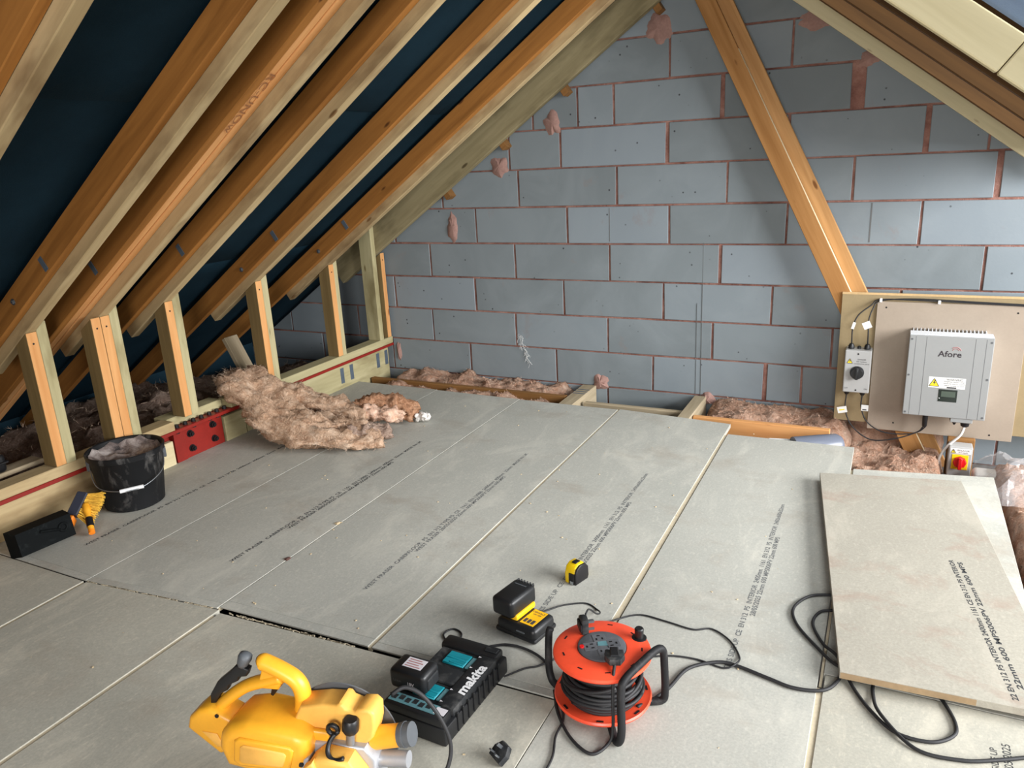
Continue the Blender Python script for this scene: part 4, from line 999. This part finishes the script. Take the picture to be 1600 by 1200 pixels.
    part('hook_eye', t, 'black_plastic', lambda bm: tube(bm, [(.132 + .012 * math.cos(x * PI / 6), -.058, .240 + .012 * math.sin(x * PI / 6)) for x in range(13)], .0055, 8), m, True)
    tb('hook', 'black_plastic', [(.136, .230, -.06), (.128, .218, -.072), (.128, .204, -.085), (.138, .194, -.093), (.154, .192, -.094), (.168, .198, -.092)], .0055, .0055)
    part('dust_spout', t, 'saw_yellow', lambda bm: cyl(bm, (.205, -.01, .188), (.276, -.01, .206), .027, 22, .025), m, 40)
    part('spout_cuff', t, 'grey_plastic', lambda bm: (cyl(bm, (.270, -.01, .2045), (.298, -.01, .2115), .0265, 22), cyl(bm, (.278, -.01, .2065), (.283, -.01, .2078), .028, 22)), m, 40)
    part('slide_tube', t, 'alu', lambda bm: cyl(bm, (.205, -.02, .142), (.288, -.02, .150), .0185, 20), m, 40)
    part('spring', t, 'bolt_black', lambda bm: [cyl(bm, (.204, -.05, .118 - k * .012), (.218, -.05, .119 - k * .012), .016, 14) for k in range(3)], m, 40)
    P('table', 'steel_grey', [(-.06, .0), (.20, .0), (.20, .05), (.18, .062), (-.04, .062), (-.06, .05)], -.10, .04, .006, 2)
    P('front_table', 'grey_plastic', [(.19, .062), (.27, .070), (.28, .09), (.275, .110), (.20, .105)], -.09, -.03, .006, 2)
    P('column', 'alu', [(.06, .055), (.18, .055), (.16, .2), (.08, .2)], -.03, .01, .004, 1)
    part('table_button', t, 'sticker_white', lambda bm: lathe(bm, [(.012, 0), (.012, .002)], 16, T(.238, -.06, .1095)), m)
    part('table_latch', t, 'bolt_black', lambda bm: box(bm, (.255, -.080, .107), (.305, -.064, .115), I4, .003), m)
saw()

# ---------------------------------------------------------------- twin charger and battery
def chargers():
    m = T(1.487, -2.925, 0) @ RZ(-.035)
    t = thing('twin_charger', 'large black twin battery charger with teal ports and white brand lettering', 'charger', m)
    W, L, H = .098, .165, .078
    prof = [(-W, 0), (W, 0), (W + .002, .04), (W - .012, H - .008), (W - .02, H), (-W + .01, H), (-W, H - .01)]
    XYZ = Matrix(((1, 0, 0, 0), (0, 0, 1, 0), (0, 1, 0, 0), (0, 0, 0, 1)))
    part('body', t, 'black_plastic', lambda bm: (box(bm, (-W, -L, 0), (W, L, H - .024), I4, .006, 2)), None, 40)
    part('top_rail', t, 'dusty_black', lambda bm: box(bm, (W - .058, -L + .05, H - .026), (W - .004, L - .05, H), I4, .006, 2), None, 40)
    part('middle_deck', t, 'dusty_black', lambda bm: box(bm, (-W + .002, -.030, H - .026), (W - .056, .030, H - .002), I4, .004, 2), None, 40)
    part('near_deck', t, 'black_plastic', lambda bm: box(bm, (-W + .002, -L + .002, H - .026), (W - .01, -L + .052, H), I4, .006, 2), None, 40)
    part('far_deck', t, 'black_plastic', lambda bm: box(bm, (-W + .002, L - .052, H - .026), (W - .01, L - .002, H), I4, .008, 2), None, 40)
    for y in (-.072, .072):
        pd = part('port', t, 'dusty_black', lambda bm: box(bm, (-W + .012, -.040, 0), (W - .058, .040, .016), I4, .002), m @ T(0, y, H - .0245))
        part('port_cover', pd, 'teal', lambda bm: (box(bm, (-.052, -.027, 0), (.018, .027, .006), I4, .002), box(bm, (-.05, -.004, .006), (.016, .004, .0075), I4, .001), box(bm, (-.03, -.022, .006), (.016, -.016, .0075), I4, .001)), m @ T(.005, y, H - .009), 40)
        part('slot', pd, 'teal_dull', lambda bm: box(bm, (.022, -.024, 0), (.036, .024, .005), I4, .001), m @ T(.005, y, H - .009))
    part('status_panel', t, 'teal_dull', lambda bm: box(bm, (-W + .010, -.016, 0), (W - .040, .016, .001)), m @ T(0, -L + .03, H))
    for k in range(6): part('status_icon', t, 'dusty_black', lambda bm: box(bm, (-.007, -.008, 0), (.007, .008, .0006), I4), m @ T(-.075 + k * .021, -L + .030 + (k % 2) * .004, H + .0011))
    part('label', t, 'sticker_white', lambda bm: box(bm, (-.016, -.012, 0), (.016, .012, .0006)), m @ T(W - .03, -L + .030, H + .0008))
    for k in range(9): part('rib', t, 'black_plastic', lambda bm: box(bm, (0, -.003, .008), (.005, .003, H - .012), I4, .0015), m @ T(W - .001, -L + .06 + k * .027, 0))
    text('brand_lettering', 'makita', .042, 'white_paint', t, m @ T(W - .021, .005, H + .0009) @ RZ(PI / 2), bold=.0016, sx=1.12, shear=.15)
    for k, y in enumerate((-.10, -.05, .05, .10)): part('led', t, 'sticker_white', lambda bm: prism(bm, [(-.004, -.003), (.004, 0), (-.004, .003)], 0, .0006), m @ T(W - .05, y, H + .0005))
    part('usb_cover', t, 'dusty_black', lambda bm: box(bm, (-.02, -.010, 0), (.02, .010, .004), I4, .002), m @ T(W - .035, L - .025, H))
    # battery standing in the near port
    mb = m @ T(-.052, -.068, H - .003) @ RZ(.03)
    bt = thing('tool_battery', 'black tool battery with white sticker plugged into the twin charger', 'battery', mb)
    part('case', bt, 'black_plastic', lambda bm: box(bm, (-.062, -.040, .001), (.052, .040, .062), I4, .014, 3), None, 40)
    part('latch', bt, 'dusty_black', lambda bm: box(bm, (.048, -.026, .012), (.056, .026, .045), I4, .003), None)
    st = part('sticker', bt, 'sticker_white', lambda bm: box(bm, (-.032, -.020, 0), (.026, .020, .0006)), mb @ T(0, .004, .062))
    for k in range(4): part('print', st, 'logo_red', lambda bm: box(bm, (-.026, -.0018, 0), (.02 - .008 * (k % 2), .0018, .0003)), mb @ T(0, -.010 + k * .009, .0627))
    FRm = mb @ T(0, -.0402, 0) @ RX(PI / 2)
    text('lettering', '18V', .014, 'sticker_white', bt, FRm @ T(.008, .030, .0006), bold=.0003); text('lettering', 'makita', .012, 'sticker_white', bt, FRm @ T(.02, .014, .0006), bold=.0003)
    text('lettering', 'Li-ion', .011, 'ink_faint', bt, FRm @ T(-.034, .032, .0006))

    m = T(1.548, -2.553, 0) @ RZ(-.20)
    t = thing('battery_charger', 'small black and yellow battery charger beside the orange cable reel', 'charger', m)
    part('body', t, 'black_plastic', lambda bm: box(bm, (-.075, -.055, 0), (.075, .058, .048), I4, .015, 3), None, 40)
    part('foot', t, 'black_plastic', lambda bm: box(bm, (-.078, -.058, 0.0005), (.078, .061, .018), I4, .008, 2), None, 40)
    lb = part('yellow_label', t, 'dewalt_yellow', lambda bm: box(bm, (-.024, -.040, 0), (.026, .042, .0008), I4, 0), m @ T(.030, .004, .048))
    for k, (s, z) in enumerate((('DEWALT', .011), ('12V-18V', .009))): text('lettering', s, z, 'label_text', lb, m @ T(.031, .033 - k * .012, .0491), bold=.0002)
    for k in range(3): part('charge_icon', lb, 'label_text', lambda bm: box(bm, (-.005, -.010, 0), (.005, .010, .0005)), m @ T(.016 + k * .014, -.018, .0489))
    part('grey_vent', t, 'grey_plastic', lambda bm: box(bm, (-.016, -.006, 0), (.016, .006, .003), I4, .001), m @ T(.022, -.052, .030) @ RX(.7))
    mb = m @ T(-.043, .008, .0485)
    bt = thing('tool_battery', 'ribbed black and yellow tool battery seated on the small charger', 'battery', mb)
    part('base', bt, 'dewalt_yellow', lambda bm: box(bm, (-.030, -.050, .0), (.043, .050, .020), I4, .006, 2), None, 40)
    part('shell', bt, 'black_plastic', lambda bm: box(bm, (-.045, -.066, .009), (.038, .064, .072), I4, .014, 3), None, 40)
    for k in range(6): part('rib', bt, 'black_plastic', lambda bm: box(bm, (-.003, -.008, .0), (.003, .006, .012), I4, .002), mb @ T(-.030 + k * .0115, .058, .062))
    part('handle_slot', bt, 'grey_plastic', lambda bm: box(bm, (-.022, -.002, 0), (.022, .002, .0006)), mb @ T(-.003, .034, .0722))
chargers()

def tape():
    m = T(1.588, -2.222, 0) @ RZ(-.30)
    t = thing('tape_measure', 'yellow and black tape measure standing on the floor boards', 'tape measure', m)
    S = Matrix(((0, 0, 1, 0), (1, 0, 0, 0), (0, 1, 0, 0), (0, 0, 0, 1)))  # poly (y,z) extruded along x
    prof = [(-.034, .0), (.030, .0), (.036, .012), (.034, .05), (.018, .068), (-.008, .070), (-.026, .060), (-.035, .035)]
    part('case', t, 'yellow_bright', lambda bm: prism(bm, prof, -.025, .019, S, .006, 3), None, 50)
    part('rubber_side', t, 'bolt_black', lambda bm: prism(bm, [(y * 1.03, .0005 + z * .96) for y, z in prof], .018, .027, S, .004, 2), None, 50)
    part('rubber_front', t, 'bolt_black', lambda bm: prism(bm, [(-.0375, .001), (-.02, .001), (-.02, .042), (-.0365, .040)], -.006, .02, S, .002, 1), None, 50)
    part('lock', t, 'bolt_black', lambda bm: box(bm, (-.010, -.013, .068), (.010, .013, .0725), I4, .002), None, 40)
    part('badge', t, 'label_text', lambda bm: box(bm, (-.0265, -.016, .018), (-.0248, .016, .034)), None)
    part('hook', t, 'zinc', lambda bm: box(bm, (.004, -.041, .002), (.016, -.037, .014)), None)
tape()

# ---------------------------------------------------------------- cable reel
def reel():
    c = T(1.885, -2.775, 0)
    t = thing('cable_reel', 'orange cable reel in a black tube frame on the floor', 'cable reel', c)
    part('lower_flange', t, 'reel_orange', lambda bm: lathe(bm, [(.05, .022), (.120, .022), (.129, .026), (.131, .031), (.128, .036), (.118, .033), (.05, .033)], 56), None, 40)
    part('upper_flange', t, 'reel_orange', lambda bm: lathe(bm, [(.05, .158), (.118, .158), (.128, .154), (.131, .159), (.129, .166), (.117, .170), (.075, .173), (.066, .173), (.064, .169)], 56), None, 40)
    part('drum', t, 'rubber', lambda bm: lathe(bm, [(.078, .034), (.078, .157)], 40), None, 40)
    def coil(bm):
        rnd = random.Random(4)
        for k in range(11):
            z = .041 + k * .0105; r = .093 + .012 * math.sin(k * .5 + .4) + rnd.uniform(-.003, .004); ph = rnd.uniform(0, 6); am = rnd.uniform(.001, .005)
            tube(bm, [(r * math.cos(i * 2 * PI / 48), r * math.sin(i * 2 * PI / 48), z + am * math.sin(i * 2 * PI / 48 * 2 + ph)) for i in range(49)], .0052, 8)
        for k in range(3):
            ph = k * 2.1; tube(bm, [(.104 * math.cos(a), .104 * math.sin(a), .05 + .07 * s_ + .0 * k) for a, s_ in ((ph + i * .11, i / 30) for i in range(31))], .0052, 8)
    part('wound_cable', t, 'rubber', coil, None, True)
    sp = part('socket_plate', t, 'reel_grey', lambda bm: lathe(bm, [(.064, .168), (.064, .176), (.060, .178)], 40), c, 40)
    for k in range(4):
        a = .6 + k * PI / 2; q = c @ T(.032 * math.cos(a), .032 * math.sin(a), .178) @ RZ(a)
        so = part('socket', sp, 'reel_grey', lambda bm: box(bm, (-.017, -.017, 0), (.017, .017, .0012), I4, .0005), q)
        for (x, y, w, h) in ((.008, 0, .002, .004), (-.006, .008, .004, .002), (-.006, -.008, .004, .002)):
            part('pin_hole', so, 'bolt_black', lambda bm: box(bm, (x - w, y - h, 0), (x + w, y + h, .0005)), q @ T(0, 0, .0012))
    part('reset_button', sp, 'red_knob', lambda bm: lathe(bm, [(.006, 0), (.006, .004)], 12), c @ T(-.046, -.028, .178))
    part('sticker', sp, 'teal_dull', lambda bm: box(bm, (-.014, -.010, 0), (.014, .010, .0006)), c @ T(.0, .008, .1784) @ RZ(.4))
    for k in range(9):
        a = .3 + k * .7; part('slot', t, 'bolt_black', lambda bm: box(bm, (-.002, -.007, 0), (.002, .007, .0006)), c @ RZ(a) @ T(.105, 0, .1708))
    for k in range(7):
        a = .5 + k * .9; part('slot', t, 'bolt_black', lambda bm: box(bm, (-.003, -.009, 0), (.003, .009, .0008)), c @ RZ(a) @ T(.1185, 0, .0338))
    part('winding_knob', t, 'black_plastic', lambda bm: (lathe(bm, [(.020, 0), (.020, .004), (.012, .005)], 18), lathe(bm, [(.0115, .004), (.0125, .03), (.010, .033)], 14)), c @ T(.078, .078, .168), 40)
    # tube frame round the drum
    def fr(pts, r=.0105): part('frame_tube', t, 'tube_black', lambda bm: tube(bm, spline(pts, 6), r, 12), c, True)
    fr([(-.05, -.02, .011), (-.135, .0, .011), (-.160, .012, .03), (-.166, .018, .08), (-.164, .022, .155), (-.160, .026, .172)])
    fr([(.02, -.03, .011), (.075, -.125, .011), (.094, -.143, .016), (.100, -.140, .05), (.092, -.118, .14), (.096, -.098, .168), (.120, -.030, .180), (.140, .025, .184), (.152, .046, .172), (.155, .052, .12), (.156, .056, .04), (.150, .052, .013), (.12, .035, .011), (.04, .0, .011)])
    part('axle', t, 'tube_black', lambda bm: lathe(bm, [(.03, .0015), (.03, .0215)], 20), c, 40)
    # plugs
    def plug(lab, m, grp=None, pins=True):
        p = thing('mains_plug', lab, 'plug', m)
        part('body', p, 'dusty_black', lambda bm: (prism(bm, [(-.024, -.022), (.024, -.022), (.026, .004), (.014, .024), (-.014, .024), (-.026, .004)], 0, .020, I4, .005, 2)), None, 40)
        part('boss', p, 'black_plastic', lambda bm: prism(bm, [(-.011, -.024), (.011, -.024), (.012, .015), (-.012, .015)], .0195, .026, I4, .003, 1), None, 40)
        if pins:
            for (x, y, w, h, l) in ((0, .011, .002, .004, .020), (-.011, -.010, .0032, .002, .017), (.011, -.010, .0032, .002, .017)):
                part('pin', p, 'zinc', lambda bm: box(bm, (x - w, y - h, -l), (x + w, y + h, .001)), None)
        return p
    plug('dark plug pushed into the near socket of the orange reel', T(1.938, -2.826, .1795) @ RZ(-2.75), pins=False)
    plug('loose plug lying on its side on the far rim of the orange reel', T(1.823, -2.72, .194) @ RZ(.6) @ RY(-PI / 2) )
    plug('loose mains plug with pins up on the floor at the bottom of the picture', T(1.722, -3.075, .028) @ RZ(2.6) @ RX(PI * .80))
reel()

# ---------------------------------------------------------------- loose cables on the floor
def floor_cables():
    def cable(lab, pts, r, zs=None, name='power_cable'):
        z0 = r + .0006
        P = [(p[0], p[1], p[2] if len(p) > 2 else z0) for p in pts]
        bm = bmesh.new(); tube(bm, spline(P, 7), r, 8); tag(obj(name, bm, 'rubber', None, I4, True), lab, 'cable')
    cable('thin cable from the small yellow charger to the reel plug', [(1.553, -2.496, .02), (1.575, -2.44, .006), (1.609, -2.392), (1.673, -2.354), (1.721, -2.375), (1.75, -2.425, .03), (1.775, -2.52, .09), (1.79, -2.62, .17), (1.805, -2.685, .198)], .0027)
    cable('thin wavy cable behind the orange reel curling back on itself', [(1.775, -2.47, .02), (1.80, -2.40), (1.858, -2.351), (1.942, -2.355), (2.032, -2.366), (2.083, -2.342), (2.145, -2.38), (2.186, -2.446), (2.185, -2.494, .011), (2.154, -2.516), (2.079, -2.506), (2.006, -2.517), (1.935, -2.552)], .0027)
    cable('thick supply cable from the orange reel to the corner of the loose board', [(1.99, -2.80, .035), (2.01, -2.74, .016), (2.036, -2.66), (2.064, -2.559), (2.132, -2.50), (2.185, -2.494), (2.277, -2.516), (2.346, -2.531), (2.418, -2.512), (2.453, -2.452), (2.471, -2.345)], .005)
    cable('outer cable loop showing left of the loose board', [(2.459, -2.013), (2.402, -2.015), (2.336, -2.049), (2.298, -2.136), (2.317, -2.222), (2.382, -2.317), (2.44, -2.383), (2.50, -2.40)], .0047)
    cable('inner cable loop showing left of the loose board', [(2.464, -2.089), (2.409, -2.107), (2.374, -2.133), (2.362, -2.204), (2.398, -2.294), (2.444, -2.36, .0145), (2.489, -2.463), (2.54, -2.55), (2.598, -2.608), (2.675, -2.61), (2.725, -2.566), (2.731, -2.515), (2.708, -2.442), (2.68, -2.392)], .0047)
    cable('cable sweeping from under the loose board to the right edge', [(2.54, -2.407), (2.541, -2.478), (2.56, -2.562, .0145), (2.64, -2.648), (2.735, -2.648), (2.816, -2.613), (2.96, -2.53), (3.1, -2.46)], .0047)
    cable('small cable loop behind the twin charger', [(1.418, -2.768, .015), (1.394, -2.728), (1.357, -2.712), (1.322, -2.68), (1.336, -2.645), (1.373, -2.656), (1.39, -2.705, .009), (1.397, -2.753, .012)], .0028)
    cable('cable running from the twin charger under the orange reel', [(1.435, -2.755, .012), (1.45, -2.72), (1.528, -2.656), (1.615, -2.657), (1.692, -2.698), (1.74, -2.76), (1.80, -2.80)], .0040)
    cable('cable crossing the floor between the twin charger and the reel', [(1.597, -2.80, .012), (1.63, -2.735), (1.66, -2.712), (1.688, -2.683, .009), (1.715, -2.635), (1.79, -2.585)], .0028)
    cable('lead hanging from the reel plug and curling along the floor', [(1.943, -2.838, .185), (1.950, -2.872, .165), (1.957, -2.897, .11), (1.961, -2.91, .05), (1.956, -2.925, .012), (1.927, -2.971), (1.862, -2.944), (1.794, -2.872), (1.752, -2.80, .013)], .0042)
    cable('thin cable trailing off from under the reel to the bottom edge', [(1.80, -2.86, .013), (1.815, -2.889), (1.82, -2.95), (1.841, -3.023), (1.837, -3.10), (1.80, -3.2)], .0030)
    cable('grey lead arching from the saw over the end of the twin charger', [(1.505, -3.195, .215), (1.53, -3.17, .225), (1.57, -3.155, .20), (1.612, -3.145, .13), (1.632, -3.15, .06), (1.625, -3.19, .006), (1.60, -3.25), (1.56, -3.31), (1.5, -3.4)], .0052)
floor_cables()

# ---------------------------------------------------------------- debris
def debris():
    rnd = random.Random(12)
    bm = bmesh.new()
    for i in range(150):
        x, y = rnd.uniform(-.7, 2.9), rnd.uniform(-3.3, -.5)
        if 2.25 < x and -2.5 < y: continue
        s = rnd.uniform(.0012, .004); box(bm, (-s, -s * .6, 0), (s, s * .6, s * .6), T(x, y, .0002) @ RZ(rnd.uniform(0, 3)))
    o = obj('sawdust_specks', bm, 'crumb', None); tag(o, 'pale specks of sawdust scattered over the floor boards', 'debris'); o['kind'] = 'stuff'
    for lab, x, y, s, mat in (('pale crumb on the board joint between the printed sheets', .505, -2.18, .011, 'crumb'), ('reddish crumb on the board joint nearer the camera', .512, -2.49, .011, 'crumb_dark')):
        bm = bmesh.new(); bmesh.ops.create_icosphere(bm, subdivisions=2, radius=s)
        for v in bm.verts: v.co *= 1 + .5 * noise.noise(v.co * 120); v.co.z = abs(v.co.z) * .6
        tag(obj('crumb', bm, mat, None, T(x, y, .0), 40), lab, 'debris')
debris()
bpy.context.view_layer.update()
